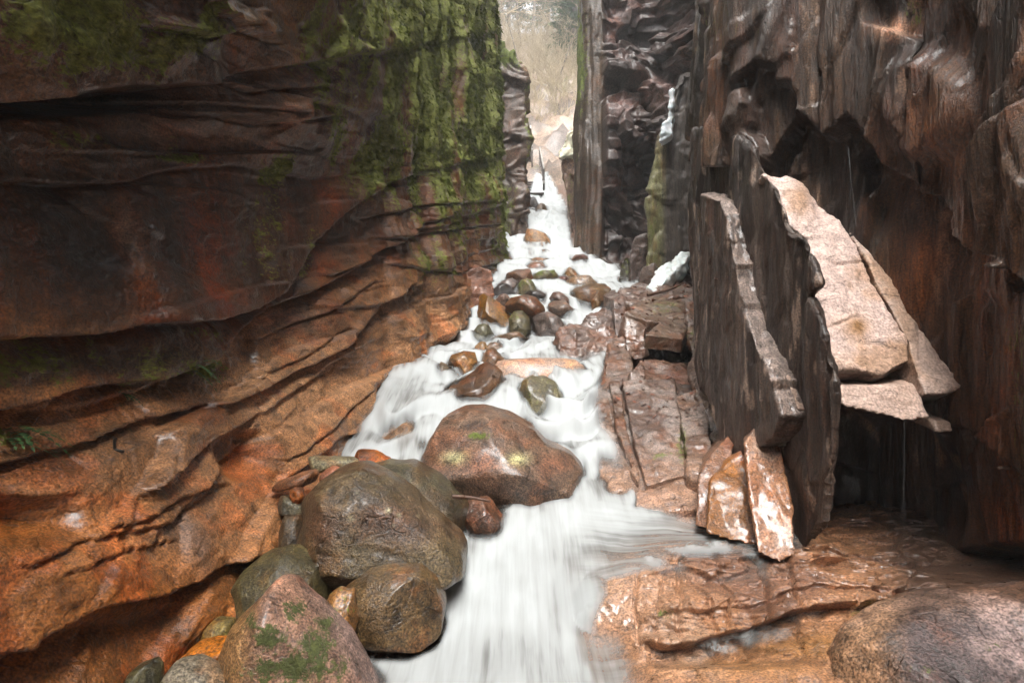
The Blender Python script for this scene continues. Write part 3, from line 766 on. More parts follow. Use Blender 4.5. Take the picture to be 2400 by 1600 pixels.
# ---- foreground ledge of orange granite on the right bank
GP = [(1600,1310,4.0),(1700,1325,3.92),(1850,1300,3.9),(1950,1310,3.72),(2000,1390,3.5),(1600,1510,3.42),(1750,1490,3.46),(1900,1450,3.46),(2000,1500,3.15),(1800,1560,3.1),(1700,1600,3.08),
 (1400,1600,3.42),(1500,1560,3.34),(1400,1410,3.75),(1500,1350,3.93),(1350,1318,4.2),(1300,1385,4.02),(1230,1450,3.95),(1500,1282,4.38),(1600,1293,4.25),(1700,1291,4.24),(1800,1300,4.05),(1400,1278,4.5),(1300,1272,4.65),
 (2100,1600,2.9),(2200,1420,3.2),(2300,1400,3.1),(2400,1400,3.0),(1250,1640,3.35),(1600,1700,2.8),(1900,1750,2.6),(2300,1750,2.4),(1650,1237,4.62),(1800,1248,4.5),(2000,1300,4.2),(2150,1330,4.0),(2400,1330,3.7),(2700,1400,3.2),(1200,1520,3.85),(1430,1500,3.62),(1550,1430,3.62)]
GPT = np.array([W(*p) for p in GP])
ledge_z = rbf_fit(GPT, 0.8)
yg = np.geomspace(2.3, 5.0, 420); xg = np.linspace(0.0, 4.2, 560)
XG, YG = np.meshgrid(xg, yg, indexing='ij')
ZG = blur2(ledge_z(XG, YG), 21) - 0.09 * (1 - sstep(0.15, 1.0, XG))
PG = np.stack([XG.ravel(), YG.ravel(), ZG.ravel()], 1).astype(np.float32)
ug, vg = proj(PG)
ng = len(PG)
wv = fbm(PG, (2.2, 2.2, 4), 4, seed=51)
vw = vg + wv * 34
SG = [([1180, 1420, 1520, 1600, 1700, 1800, 1900, 1990, 2300], [1380, 1372, 1352, 1330, 1340, 1312, 1298, 1300, 1330], 0.02, -0.05, 0, 0.7),
      ([1180, 1540, 1600, 1700, 1760, 1850, 1950, 2100, 2300], [1490, 1462, 1440, 1415, 1408, 1388, 1366, 1372, 1380], 0.05, -0.03, 0, 0.6),
      ([1180, 1560, 1650, 1750, 1850, 1950, 2100, 2150, 2300], [1530, 1512, 1490, 1476, 1442, 1420, 1400, 1392, 1390], 0.10, -0.14, 0.10, 0.5)]
dg_ = strata(ug, vw, PG[:, 1], SG, 4.0)
mk = sstep(1480, 1560, ug) * (1 - sstep(2130, 2230, ug)) * (1 - sstep(1540, 1570, vg))
dg_ *= mk
lay = fbm(PG, (1.4, 3.0, 9), 4, seed=52)
dg_ += mk * terrace(lay, 6, 0.08) * 0.14
dg_ += cells(PG, (2.2, 3.0, 6), 21, .5) * (0.012 + 0.03 * mk) + cells(PG, (5, 6, 10), 22, .5) * 0.010 * mk
dg_ += fbm(PG, 3.0, 4, seed=53) * 0.035 + fbm(PG, 11, 3, seed=54) * 0.010
# joints crossing the ledge
for (uu, w, a, sl) in [(1600, 5, .05, -.1), (1690, 4, .05, .05), (1790, 7, .09, -.05), (1640, 4, .04, .3), (1870, 5, .05, .25), (1500, 4, .03, .05), (1560, 3, .03, -.2)]:
    x = ug - (uu + (vg - 1400) * sl) + wv * 30
    dg_ -= a * np.exp(-(x / w) ** 2) * sstep(1290, 1310, vg) * (1 - sstep(1500, 1560, vg))
PG2 = PG.copy()
PG2[:, 1] -= dg_ * 0.75; PG2[:, 2] += dg_ * 0.55
tg = np.tile(np.array([0.34, 0.165, 0.082], np.float32), (ng, 1))
m2 = fbm(PG, (2.0, 2.0, 3.0), 4, seed=55)
tg = lerpc(tg, np.clip(sstep(0.0, 0.5, m2) * 0.9, 0, 1), (0.42, 0.26, 0.17))
tg = lerpc(tg, np.clip(sstep(0.1, 0.5, -m2) * mk, 0, 1) * 0.8, (0.16, 0.075, 0.045))
tg = lerpc(tg, np.clip(blobs(ug, vg, [(1950, 1510, 260, 40, .8), (1750, 1560, 200, 30, .6)]), 0, 1), (0.36, 0.17, 0.055))
tg = lerpc(tg, np.clip(blobs(ug, vg, [(1350, 1330, 180, 90, .8)]), 0, 1), (0.48, 0.30, 0.20))
tg = lerpc(tg, sstep(2000, 2150, ug) * (1 - sstep(1400, 1440, vg)), (0.10, 0.055, 0.035))  # cave floor painted dark, shade put into the tint
mg = blobs(ug, vg, [(2060, 1430, 60, 14, .8), (1550, 1440, 30, 14, .5)])
SOLID.append((PG2, None))
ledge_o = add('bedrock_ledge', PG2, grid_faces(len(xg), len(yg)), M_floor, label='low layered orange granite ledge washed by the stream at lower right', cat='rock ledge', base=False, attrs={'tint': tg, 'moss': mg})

# ------------------------------------------------------------------ right bank slabs and plates
def plane3(p0, d1, d2):
    n = np.cross(d1, d2); return np.asarray(p0, float), n / np.linalg.norm(n)
def on_plane(px, py, pl, off=0.0):
    p0, n = pl
    r = np.array([(px - 1200) / F, 1.0, (800 - py) / F])
    t = ((p0 + n * off) @ n) / (r @ n)
    return r * t
def group(name, loc, label, cat): return empty(name, loc, label, cat)

# leaning pink slab with its dark side plate
slab = group('leaning_slab', (2.3, 4.0, -1.5), 'sunlit pale pink granite slab leaning beside the dark cave on the right', 'rock slab')
side = [(1640, 300), (1700, 305), (1765, 345), (1788, 402), (1822, 450), (1850, 530), (1893, 562), (1898, 592), (1925, 664), (1903, 676), (1900, 700), (1925, 750), (1940, 820), (1955, 868), (1962, 930), (1952, 1100), (1938, 1230), (1890, 1282), (1852, 1262), (1790, 1120), (1700, 1040), (1640, 900), (1622, 700), (1618, 480), (1622, 310)]
def plate_tint(T, co, no, u, v):
    g = fbm(co, (4, 4, 0.4), 4, seed=61)
    T = lerpc(T, np.clip(sstep(-.1, .45, g) * .8, 0, 1), (0.115, 0.082, 0.063))
    T = lerpc(T, np.clip(sstep(0.1, .45, -g) * .8, 0, 1), (0.036, 0.027, 0.023))
    T = lerpc(T, sstep(0.40, 0.58, fbm(co, (14, 14, 3.2), 3, seed=69)) * .7, (0.36, 0.26, 0.20))
    return T
block('side_plate', [prism([WX(a, b, 2.06) for a, b in side], (0.05, 0.085, 0.0))], M_bark, (0.070, 0.050, 0.040), vox=0.016, amp=0.018, freq=2.2, grain=(9, 9, 0.6), gamp=0.03, step=0.0, smooth=0, tintfn=plate_tint, seed=62, parent=slab, dispfn=lambda co, u, v: cells(co, (1.5, 3.2, .9), 43, .3) * 0.032 + cells(co, (3, 8, 2.6), 44, .4) * 0.012)
PLS = plane3(WX(1822, 450, 2.12), WX(1955, 868, 2.12) - WX(1822, 450, 2.12), np.array([1.0, 0.12, -0.18]))
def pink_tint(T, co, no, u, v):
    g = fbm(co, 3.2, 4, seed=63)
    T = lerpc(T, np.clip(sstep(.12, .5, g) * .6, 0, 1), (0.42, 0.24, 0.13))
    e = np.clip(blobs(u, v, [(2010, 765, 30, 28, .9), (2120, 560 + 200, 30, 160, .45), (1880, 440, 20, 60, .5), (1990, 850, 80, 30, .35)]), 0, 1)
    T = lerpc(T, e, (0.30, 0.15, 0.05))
    return lerpc(T, sstep(0.0, 0.5, -no[:, 2] + 0.1), (0.12, 0.075, 0.05))  # faces turned down painted dark, underside shade put into the colour
pk = [(1786, 406), (1850, 415), (1878, 424), (1914, 470), (1972, 515), (1986, 542), (2026, 609), (2048, 662), (2084, 729), (2124, 801), (2130, 846), (2066, 881), (2012, 866), (1957, 868), (1942, 820), (1927, 750), (1902, 700), (1905, 678), (1927, 662), (1900, 590), (1893, 562), (1852, 530), (1824, 450)]
def pink_disp(co, u, v):
    return -0.02 * crack(u, v, [1925, 1960, 2030], [608, 622, 610], 3) - 0.025 * crack(u, v, [1935, 1990, 2000], [770, 750, 742], 3)
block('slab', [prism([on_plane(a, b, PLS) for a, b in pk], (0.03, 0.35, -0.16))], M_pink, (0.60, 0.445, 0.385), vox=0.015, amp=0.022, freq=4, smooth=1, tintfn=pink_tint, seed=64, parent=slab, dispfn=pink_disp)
pk2 = [(1992, 545), (2040, 592), (2090, 655), (2128, 735), (2184, 805), (2226, 862), (2256, 905), (2235, 918), (2170, 925), (2152, 880), (2138, 841), (2130, 801), (2090, 729), (2054, 662), (2032, 609)]
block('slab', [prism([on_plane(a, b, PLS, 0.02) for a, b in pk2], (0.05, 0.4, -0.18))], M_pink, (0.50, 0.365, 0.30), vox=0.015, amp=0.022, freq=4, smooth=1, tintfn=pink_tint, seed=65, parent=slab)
pk3 = [(1960, 908), (2010, 906), (2060, 908), (2140, 898), (2162, 938), (2180, 980), (2120, 986), (2060, 970), (2000, 958), (1978, 952)]
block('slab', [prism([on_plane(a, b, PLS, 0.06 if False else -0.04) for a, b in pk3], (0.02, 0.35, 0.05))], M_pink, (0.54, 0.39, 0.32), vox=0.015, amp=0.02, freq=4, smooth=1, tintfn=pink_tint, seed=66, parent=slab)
pk4 = [(2185, 985), (2232, 990), (2235, 1012), (2195, 1015)]
block('slab', [prism([on_plane(a, b, PLS, -0.1) for a, b in pk4], (0.02, 0.3, 0.05))], M_pink, (0.25, 0.17, 0.13), vox=0.015, amp=0.012, freq=5, smooth=1, seed=67, parent=slab)
block('core', [prism([WX(a, b, 2.11) for a, b in [(1655, 400), (1780, 425), (1840, 560), (1895, 720), (1932, 880), (1920, 950), (1820, 960), (1700, 930), (1645, 700)]], (0.70, 0.50, -0.05))], M_bark, (0.06, 0.042, 0.034), vox=0.03, amp=0.03, freq=3, seed=68, parent=slab)

# thin stepped fin in front of it
fin = group('rock_fin', (1.95, 4.8, -1.2), 'thin stepped fin of dark rock with littered top left of the pink slab', 'rock fin')
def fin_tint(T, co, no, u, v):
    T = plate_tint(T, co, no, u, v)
    return lerpc(T, sstep(0.25, 0.7, no[:, 2]), (0.24, 0.18, 0.15))  # upward faces painted pale, like broken tops catching the light
_fr = np.random.RandomState(77)
def sheet(top, bot, X, th, tint, seed, j=1.0):
    "thin sheet standing along the gorge; broken top edge"
    pts = []
    for (a, b), (c, d) in zip(top[:-1], top[1:]):
        ts = np.sort(np.append(_fr.uniform(0, 1, _fr.randint(1, 4)), 0))
        for t in ts: pts.append((a + (c - a) * t + _fr.uniform(-2, 2) * j, b + (d - b) * t + _fr.uniform(-6, 6) * j))
    pts.append(top[-1])
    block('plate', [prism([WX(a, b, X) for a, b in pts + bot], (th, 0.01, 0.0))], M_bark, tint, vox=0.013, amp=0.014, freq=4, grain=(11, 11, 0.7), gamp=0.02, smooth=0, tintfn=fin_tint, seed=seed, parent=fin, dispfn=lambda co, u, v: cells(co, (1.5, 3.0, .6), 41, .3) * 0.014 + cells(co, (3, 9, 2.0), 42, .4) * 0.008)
sheet([(1644, 449), (1684, 462), (1706, 530), (1722, 620), (1742, 720), (1772, 810), (1806, 890), (1830, 975)], [(1808, 1025), (1745, 1065), (1700, 1090), (1655, 900), (1632, 650), (1632, 520)], 1.90, 0.22, (0.10, 0.07, 0.055), 71, 1.3)
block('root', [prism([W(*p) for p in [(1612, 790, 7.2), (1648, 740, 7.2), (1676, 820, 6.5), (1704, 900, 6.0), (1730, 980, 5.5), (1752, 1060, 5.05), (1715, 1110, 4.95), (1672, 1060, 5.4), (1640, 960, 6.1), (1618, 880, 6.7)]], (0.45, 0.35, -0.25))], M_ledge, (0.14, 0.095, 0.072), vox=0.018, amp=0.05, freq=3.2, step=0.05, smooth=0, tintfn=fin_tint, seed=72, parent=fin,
      moss=lambda c, u, v: blobs(u, v, [(1650, 800, 40, 40, .5), (1660, 900, 30, 60, .4)]))
f3 = [(1835, 860), (1850, 900), (1872, 960), (1862, 968), (1845, 930)]
block('plate', [prism([WX(a, b, 2.03) for a, b in f3], (0.10, 0.03, 0.0))], M_pink, (0.42, 0.29, 0.22), vox=0.010, amp=0.012, freq=5, smooth=1, seed=73, parent=fin)

# upright wet blocks at the foot of the fin
cols = group('upright_blocks', (1.8, 4.4, -1.6), 'glossy orange upright blocks at the water under the rock fin', 'rock blocks')
def wet_tint(T, co, no, u, v):
    g = fbm(co, 4, 4, seed=75)
    T = lerpc(T, np.clip(sstep(0, .5, g) * .7, 0, 1), (0.40, 0.27, 0.20))
    return lerpc(T, np.clip(sstep(0.1, .5, -g) * .6, 0, 1), (0.20, 0.09, 0.035))
for nm, pts, t, sd in [('c', [(1744, 1040, 4.5), (1790, 962, 4.72), (1816, 972, 4.7), (1836, 1080, 4.42), (1856, 1190, 4.16), (1864, 1280, 3.98), (1828, 1300, 3.95), (1775, 1276, 4.02), (1757, 1180, 4.25)], (0.36, 0.21, 0.14), 76),
                   ('b', [(1664, 1128, 4.65), (1700, 1085, 4.78), (1745, 1058, 4.82), (1766, 1150, 4.5), (1788, 1262, 4.2), (1720, 1250, 4.25), (1655, 1232, 4.3)], (0.30, 0.15, 0.065), 77),
                   ('a', [(1636, 1110, 4.8), (1672, 1062, 4.95), (1706, 1018, 5.1), (1722, 1040, 5.0), (1704, 1095, 4.82), (1672, 1140, 4.7), (1664, 1225, 4.4), (1630, 1215, 4.5)], (0.24, 0.14, 0.095), 78)]:
    block('block', [prism([W(p[0], p[1] + (18 if p[1] > 1200 else 0), p[2] - 0.12) for p in pts], (0.35, 0.9, 0.0))], M_ledge, t, vox=0.014, amp=0.014, freq=4, smooth=0, tintfn=wet_tint, seed=sd, parent=cols)

# stepped ledge of the right bank
led = group('stepped_ledge', (1.4, 7.0, -1.3), 'stepped wet ledge with square hollow and leaf litter on the right bank', 'rock ledge')
def led_tint(T, co, no, u, v):
    g = fbm(co, 4, 4, seed=81)
    T = lerpc(T * 0.95, np.clip(sstep(0, .5, g) * .7, 0, 1), (0.27, 0.215, 0.185))
    T = lerpc(T, np.clip(sstep(0.1, .5, -g) * .7, 0, 1), (0.13, 0.065, 0.04))
    return lerpc(T, np.clip(sstep(1030, 1150, v + g * 60), 0, 1) * .75, (0.34, 0.20, 0.13))
PF = plane3(W(1500, 890, 6.9), W(1500, 1140, 5.05) - W(1500, 890, 6.9), np.array([1.0, 0, 0.10]))
kwl = dict(vox=0.016, amp=0.022, freq=4, smooth=0, tintfn=led_tint, parent=led)
def lm(c, u, v): return blobs(u, v, [(1600, 1040, 16, 60, .6), (1560, 720, 60, 30, .45), (1640, 790, 40, 40, .5), (1560, 1070, 50, 14, .4)])
block('block', [prism([on_plane(a, b, PF, -0.07) for a, b in [(1375, 925), (1420, 895), (1655, 900), (1680, 1110), (1660, 1160), (1500, 1160), (1430, 1140), (1395, 1030)]], (0.0, 0.15, -0.7))], M_ledge, (0.12, 0.085, 0.065), seed=98, **kwl)
block('block', [prism([on_plane(a, b, PF, -0.05) for a, b in [(1367, 917), (1425, 900), (1441, 1010), (1480, 1122), (1500, 1148), (1440, 1156), (1408, 1112), (1384, 1020)]], (0.0, 0.15, -0.7))], M_ledge, (0.23, 0.155, 0.115), step=0.03, seed=82, **kwl)
block('block', [prism([on_plane(a, b, PF, 0.0) for a, b in [(1428, 892), (1452, 890), (1470, 1000), (1494, 1100), (1500, 1135), (1484, 1110), (1446, 1008)]], (0.0, 0.15, -0.7))], M_ledge, (0.18, 0.12, 0.09), step=0.02, seed=83, **kwl)
block('block', [prism([on_plane(a, b, PF, 0.02) for a, b in [(1458, 890), (1580, 888), (1592, 965), (1608, 1112), (1560, 1126), (1512, 1138), (1500, 1090), (1478, 1000)]], (0.0, 0.15, -0.7))], M_ledge, (0.20, 0.145, 0.12), step=0.015, seed=84, moss=lm, **kwl)
block('block', [prism([on_plane(a, b, PF, 0.06) for a, b in [(1582, 925), (1648, 905), (1662, 1000), (1676, 1105), (1672, 1140), (1614, 1116), (1597, 990)]], (0.0, 0.15, -0.7))], M_ledge, (0.21, 0.14, 0.105), step=0.03, seed=85, moss=lm, **kwl)
block('block', [prism([on_plane(a, b, PF, -0.03) for a, b in [(1490, 1155), (1560, 1122), (1620, 1112), (1672, 1120), (1680, 1190), (1560, 1200), (1490, 1190)]], (0.0, 0.2, -0.5))], M_ledge, (0.30, 0.195, 0.145), step=0.02, seed=86, **kwl)
block('block', [prism([W(a, b, y) for a, b, y in [(1414, 912, 6.95), (1420, 850, 7.5), (1438, 792, 8.3), (1462, 788, 8.3), (1482, 850, 7.5), (1482, 910, 6.95)]], (0.05, 0.2, -0.7))], M_ledge, (0.21, 0.155, 0.125), step=0.02, seed=87, **kwl)
block('block', [prism([W(a, b, y) for a, b, y in [(1406, 905, 7.1), (1425, 800, 8.3), (1438, 785, 8.5), (1432, 830, 7.8), (1416, 905, 7.0)]], (0.0, 0.2, -0.6))], M_ledge, (0.24, 0.12, 0.06), seed=88, **kwl)
block('block', [prism([W(a, b, y) for a, b, y in [(1478, 868, 7.35), (1500, 845, 7.7), (1545, 842, 7.75), (1600, 852, 7.7), (1640, 900, 7.1), (1560, 915, 6.95), (1476, 918, 6.9)]], (0.0, 0.3, -0.7))], M_ledge, (0.22, 0.14, 0.105), step=0.03, seed=89, **kwl)
block('block', [prism([W(a, b, y) for a, b, y in [(1466, 735, 8.5), (1490, 708, 9.2), (1560, 688, 9.9), (1650, 680, 9.7), (1660, 740, 8.6), (1612, 762, 8.3), (1600, 794, 7.85), (1510, 784, 7.85), (1548, 757, 8.3), (1520, 753, 8.3)]], (0.0, 0.05, -0.20))], M_ledge, (0.21, 0.155, 0.12), step=0.02, seed=90, moss=lm, **kwl)
block('block', [prism([W(a, b, y) for a, b, y in [(1465, 742, 8.35), (1522, 764, 8.25), (1512, 792, 8.15), (1522, 832, 8.1), (1492, 848, 8.05), (1464, 830, 8.1)]], (0.05, 1.3, 0.15))], M_ledge, (0.17, 0.11, 0.08), step=0.04, seed=91, **kwl)
block('block', [prism([W(a, b, y) for a, b, y in [(1437, 702, 8.9), (1466, 690, 9.0), (1469, 790, 8.5), (1441, 788, 8.5)]], (0.1, 1.6, 0.2))], M_ledge, (0.12, 0.085, 0.07), step=0.03, seed=92, **kwl)
block('block', [prism([W(a, b, y) for a, b, y in [(1430, 700, 9.6), (1450, 680, 10.4), (1510, 662, 11.0), (1600, 655, 11.0), (1660, 690, 9.7), (1560, 700, 9.5), (1480, 715, 9.2)]], (0.0, 0.1, -0.6))], M_ledge, (0.18, 0.125, 0.10), step=0.08, seed=93, moss=lm, **kwl)
block('block', [prism([W(a, b, y) for a, b, y in [(1520, 780, 9.0), (1700, 780, 9.0), (1700, 960, 8.6), (1500, 960, 8.6)]], (0.0, 0.8, 0.0))], M_ledge, (0.035, 0.025, 0.02), seed=94, **kwl)  # near-black backing, paints the shade inside the square hollow
block('block', [prism([W(a, b, y) for a, b, y in [(1604, 690, 9.0), (1660, 680, 9.0), (1690, 800, 7.6), (1715, 960, 6.3), (1690, 1010, 5.9), (1650, 930, 6.6), (1616, 800, 7.8)]], (0.35, 0.3, -0.4))], M_ledge, (0.19, 0.13, 0.10), step=0.10, seed=95, moss=lm, **kwl)
block('block', [prism([W(a, b, y) for a, b, y in [(1478, 870, 7.0), (1508, 852, 7.2), (1512, 880, 7.0), (1508, 906, 6.85), (1476, 905, 6.85)]], (0.0, 0.25, -0.1))], M_ledge, (0.23, 0.16, 0.13), seed=96, **kwl)

shelf = group('jutting_block', (1.1, 8.2, -0.2), 'wet dark block jutting into the stream left of the square hollow', 'rock block')
block('block', [prism([W(a, b, y) for a, b, y in [(1307, 800, 8.1), (1309, 772, 8.5), (1330, 758, 8.9), (1392, 746, 9.1), (1420, 728, 9.4), (1446, 735, 9.2), (1448, 792, 8.4), (1422, 838, 8.0), (1370, 842, 7.95), (1312, 840, 7.95)]], (0.05, 0.5, -0.25))], M_ledge, (0.19, 0.145, 0.125), vox=0.018, amp=0.05, freq=3, step=0.13, smooth=1, seed=97, parent=shelf)

# ------------------------------------------------------------------ far rock on both sides
def st_disp(k, a, seed):
    return lambda co, u, v: terrace(fbm(co, (0.5, 0.5, k), 3, seed=seed), 6, 0.08) * a
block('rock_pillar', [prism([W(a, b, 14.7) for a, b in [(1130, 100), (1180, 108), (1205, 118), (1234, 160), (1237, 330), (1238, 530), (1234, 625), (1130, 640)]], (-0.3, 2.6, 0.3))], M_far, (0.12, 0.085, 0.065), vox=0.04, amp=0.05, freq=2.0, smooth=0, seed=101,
      dispfn=lambda co, u, v: cells(co, (.8, .8, .8), 33, 1.2) * 0.10 + cells(co, (1.6, 1.6, 2.6), 34, 1.0) * 0.05, moss=lambda c, u, v: blobs(u, v, [(1190, 120, 60, 50, .8), (1180, 480, 40, 90, .6), (1236, 300, 8, 200, .5)]),
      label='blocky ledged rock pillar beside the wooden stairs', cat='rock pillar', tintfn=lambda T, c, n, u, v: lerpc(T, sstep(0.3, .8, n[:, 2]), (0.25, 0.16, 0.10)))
block('foot_block', [prism([W(a, b, 10.6) for a, b in [(1082, 655), (1098, 632), (1125, 622), (1152, 632), (1157, 690), (1160, 735), (1082, 752)]], (-0.5, 1.2, 0.1))], M_wall, (0.26, 0.15, 0.11), vox=0.03, amp=0.04, freq=3, step=0.06, seed=103,
      label='reddish square block at the foot of the left cliff', cat='rock block')
block('ice_pillar', [prism([W(a, b, 15.6) for a, b in [(1314, 364), (1372, 364), (1372, 610), (1351, 610), (1333, 490), (1322, 425)]], (0.4, 1.6, 0.0))], M_far, (0.24, 0.17, 0.135), vox=0.035, amp=0.08, freq=2.0, grain=(4, 4, .6), gamp=.05, seed=104,
      label='pinkish rock pillar capped by cream ice', cat='rock pillar', moss=lambda c, u, v: blobs(u, v, [(1335, 450, 20, 60, .5)]))
block('lichen_pillar', [prism([W(a, b, 11.0) for a, b in [(1514, 470), (1540, 385), (1556, 320), (1574, 270), (1576, 205), (1600, 170), (1650, 165), (1650, 640), (1514, 640)]], (0.4, 0.9, 0.0))], M_bark, (0.21, 0.20, 0.12), vox=0.03, amp=0.05, freq=2.0, grain=(5, 5, .5), gamp=.06, seed=105,
      label='pale green lichen covered pillar above the ice tongue', cat='rock pillar', moss=lambda c, u, v: blobs(u, v, [(1530, 520, 25, 120, .4)]), dispfn=lambda co, u, v: cells(co, (1.5, 1.5, .6), 45, .3) * .08, tintfn=lambda T, c, n, u, v: lerpc(T, sstep(1545, 1565, u), (0.06, 0.045, 0.035)))
block('dark_stub', [prism([W(a, b, 11.6) for a, b in [(1480, 575), (1490, 555), (1516, 550), (1522, 660), (1476, 660)]], (0.2, 0.6, 0.0))], M_far, (0.10, 0.075, 0.065), vox=0.03, amp=0.04, freq=3, step=.06, seed=106,
      label='short dark stub of rock left of the lichen pillar', cat='rock block')
block('dark_stub', [prism([W(a, b, 11.7) for a, b in [(1452, 625), (1464, 602), (1474, 600), (1478, 660), (1450, 662)]], (0.1, 0.4, 0.0))], M_far, (0.10, 0.085, 0.06), vox=0.03, amp=0.03, freq=3, seed=107,
      label='small mossy rock spike at the buttress foot', cat='rock block', moss=lambda c, u, v: np.full(len(u), .4))
block('dark_stub', [prism([W(a, b, 10.9) for a, b in [(1505, 625), (1535, 615), (1545, 640), (1540, 670), (1495, 668)]], (0.1, 0.4, 0.0))], M_ledge, (0.16, 0.12, 0.10), vox=0.025, amp=0.04, freq=3, step=.05, seed=108,
      label='wet dark rock under the lower end of the ice tongue', cat='rock block')

def ice(name, label, pts, Y, back, tint, seed, amp=.05, vox=.02):
    return block(name, [prism([W(p[0], p[1], p[2] if len(p) > 2 else Y) for p in pts], back)], M_ice, tint, vox=vox, amp=amp, freq=4, smooth=4, seed=seed, solid=False, label=label, cat='ice')
ice('ice_lump', 'cream lump of ice on top of the far pinkish pillar', [(1309, 355), (1321, 327), (1337, 305), (1360, 296), (1372, 300), (1372, 366), (1314, 367)], 15.4, (0.3, 0.8, 0.0), (0.86, 0.80, 0.62), 111, .09, .035)
ice('ice_tongue', 'pale melting tongue of ice lying below the right cliff', [(1516, 672, 10.3), (1535, 640, 10.5), (1556, 618, 10.7), (1620, 570, 11.1), (1622, 590, 10.95), (1606, 615, 10.7), (1566, 650, 10.35), (1538, 688, 10.05)], 10.6, (0.05, 0.25, -0.25), (0.78, 0.82, 0.80), 112)
ice('hanging_ice', 'narrow white ice strip hanging high on the right cliff edge', [(1545, 332), (1551, 290), (1567, 277), (1571, 212), (1578, 210), (1577, 312)], 10.55, (0.1, 0.3, 0.0), (0.82, 0.87, 0.90), 113)

# hillside beyond the gorge
xh = np.linspace(-34, 38, 170); yh = np.concatenate([np.linspace(18.5, 34, 150), np.linspace(34.5, 86, 90)])
XH, YH = np.meshgrid(xh, yh, indexing='ij')
ZH = np.interp(YH, [18, 20, 21.5, 23, 25, 27, 30, 40, 60, 90], [3.2, 5.0, 6.2, 7.1, 8.8, 11.2, 13.6, 21, 32, 39])
ZH += 0.9 * np.maximum(np.abs(XH - 1.5) - 2.2, 0) * np.clip((30 - YH) / 10, 0.12, 1) * (np.abs(XH - 1.5) < 12) + 8.8 * np.clip((30 - YH) / 10, 0.12, 1) * (np.abs(XH - 1.5) >= 12)
PH = np.stack([XH.ravel(), YH.ravel(), ZH.ravel()], 1).astype(np.float32)
rk = 1 - sstep(27.5, 31, PH[:, 1])
PH[:, 2] += rk * terrace(fbm(PH, (.8, .8, 1.2), 3, seed=121), 5, .1) * 1.0 + rk * cells(PH, (1.3, 1.3, 1.3), 12, .5) * .22 + fbm(PH, .5, 4, seed=122) * 0.8
th_ = np.tile(np.array([0.20, 0.14, 0.098], np.float32), (len(PH), 1))
th_ = lerpc(th_, rk * sstep(-.1, .3, fbm(PH, .9, 3, seed=123)) * .8, (0.075, 0.060, 0.052))
add('hillside', PH, grid_faces(len(xh), len(yh)), M_far, kind='structure', base=False, attrs={'tint': th_, 'moss': np.clip(fbm(PH, .7, 3, seed=124) * 1.1, 0, .6) * (1 - rk * .4)})
def hill_z(x, y):
    return float(PH[np.argmin(np.abs(xh - x)) * len(yh) + np.argmin(np.abs(yh - y)), 2])
#@@PART3
# ------------------------------------------------------------------ boulders (label, outline in photo pixels, distance, colour ...)
T1 = lambda *l: (lambda T, V, u, v, m: l[0](T, V, u, v, m))
def big_t(T, V, u, v, m):
    T = lerpc(T, np.clip(blobs(u, v, [(1110, 1080, 90, 26, .9), (1300, 1085, 50, 24, .7)]) + m * .2, 0, 1), (0.20, 0.075, 0.035))
    T = lerpc(T, np.clip(blobs(u, v, [(1065, 1073, 26, 14, .9), (1215, 1075, 26, 14, .9)]) * (1 + m), 0, .9), (0.36, 0.34, 0.16))
    return T
boulder('large smooth brown boulder splitting the stream in midstream', [(985, 1095), (1010, 1030), (1035, 982), (1080, 962), (1130, 960), (1190, 974), (1250, 1004), (1285, 1040), (1335, 1062), (1362, 1092), (1364, 1150), (1340, 1190), (1240, 1215), (1130, 1205), (1060, 1170), (1010, 1120)], 5.45, (0.175, 0.125, 0.095),
        thick=0.95, e=0.68, facets=0, lean=0.5, rough=0.026, sub=6, seed=3, tintfn=big_t, round_=7, planes=[((0, -1, -0.45), .66), ((0.45, -.5, .8), .80), ((-.3, -.5, .8), .86), ((1, -.5, .1), .9)], mossfn=lambda V, u, v: blobs(u, v, [(1120, 1022, 30, 12, .8)]))
def g1_t(T, V, u, v, m):
    T = lerpc(T, np.clip(blobs(u, v, [(760, 1240, 50, 60, .7), (930, 1230, 120, 50, .7)]) + m * .3, 0, 1), (0.115, 0.058, 0.034))
    T = lerpc(T, np.clip(blobs(u, v, [(910, 1196, 6, 6, 1), (822, 1214, 5, 5, 1), (935, 1207, 4, 4, 1), (830, 1290, 8, 5, .8), (818, 1262, 3, 8, .8), (838, 1154, 3, 3, .8), (980, 1209, 3, 3, .8), (922, 1230, 3, 3, .8)]), 0, 1), (0.33, 0.29, 0.17))
    return T
boulder('large rounded grey brown boulder beside the left cliff foot', [(708, 1165), (740, 1132), (785, 1106), (838, 1096), (890, 1116), (973, 1168), (1048, 1232), (1090, 1285), (1086, 1330), (1010, 1352), (887, 1352), (800, 1352), (735, 1320), (712, 1250)], 4.2, (0.125, 0.098, 0.062),
        thick=1.0, e=0.72, facets=0, lean=0.35, rough=0.03, sub=6, seed=5, tintfn=g1_t, round_=15, planes=[((.25, -1, .35), .8), ((-.7, -.6, .3), .88), ((0, -.7, -.8), .85)], group='boulders on the left bank',
        dispfn=lambda V, u, v: -0.02 * crack(u, v, [730, 780, 830, 880, 960], [1290, 1308, 1296, 1288, 1310], 3.5))
boulder('wet grey boulder tucked behind the large grey brown one', [(840, 1110), (862, 1090), (901, 1084), (959, 1087), (1002, 1110), (1048, 1141), (1088, 1185), (1134, 1245), (1135, 1285), (1090, 1300), (1000, 1300), (880, 1250)], 4.72, (0.12, 0.105, 0.07), thick=0.9, facets=5, lean=0.4, rough=0.04, sub=5, seed=8, group='boulders on the left bank')
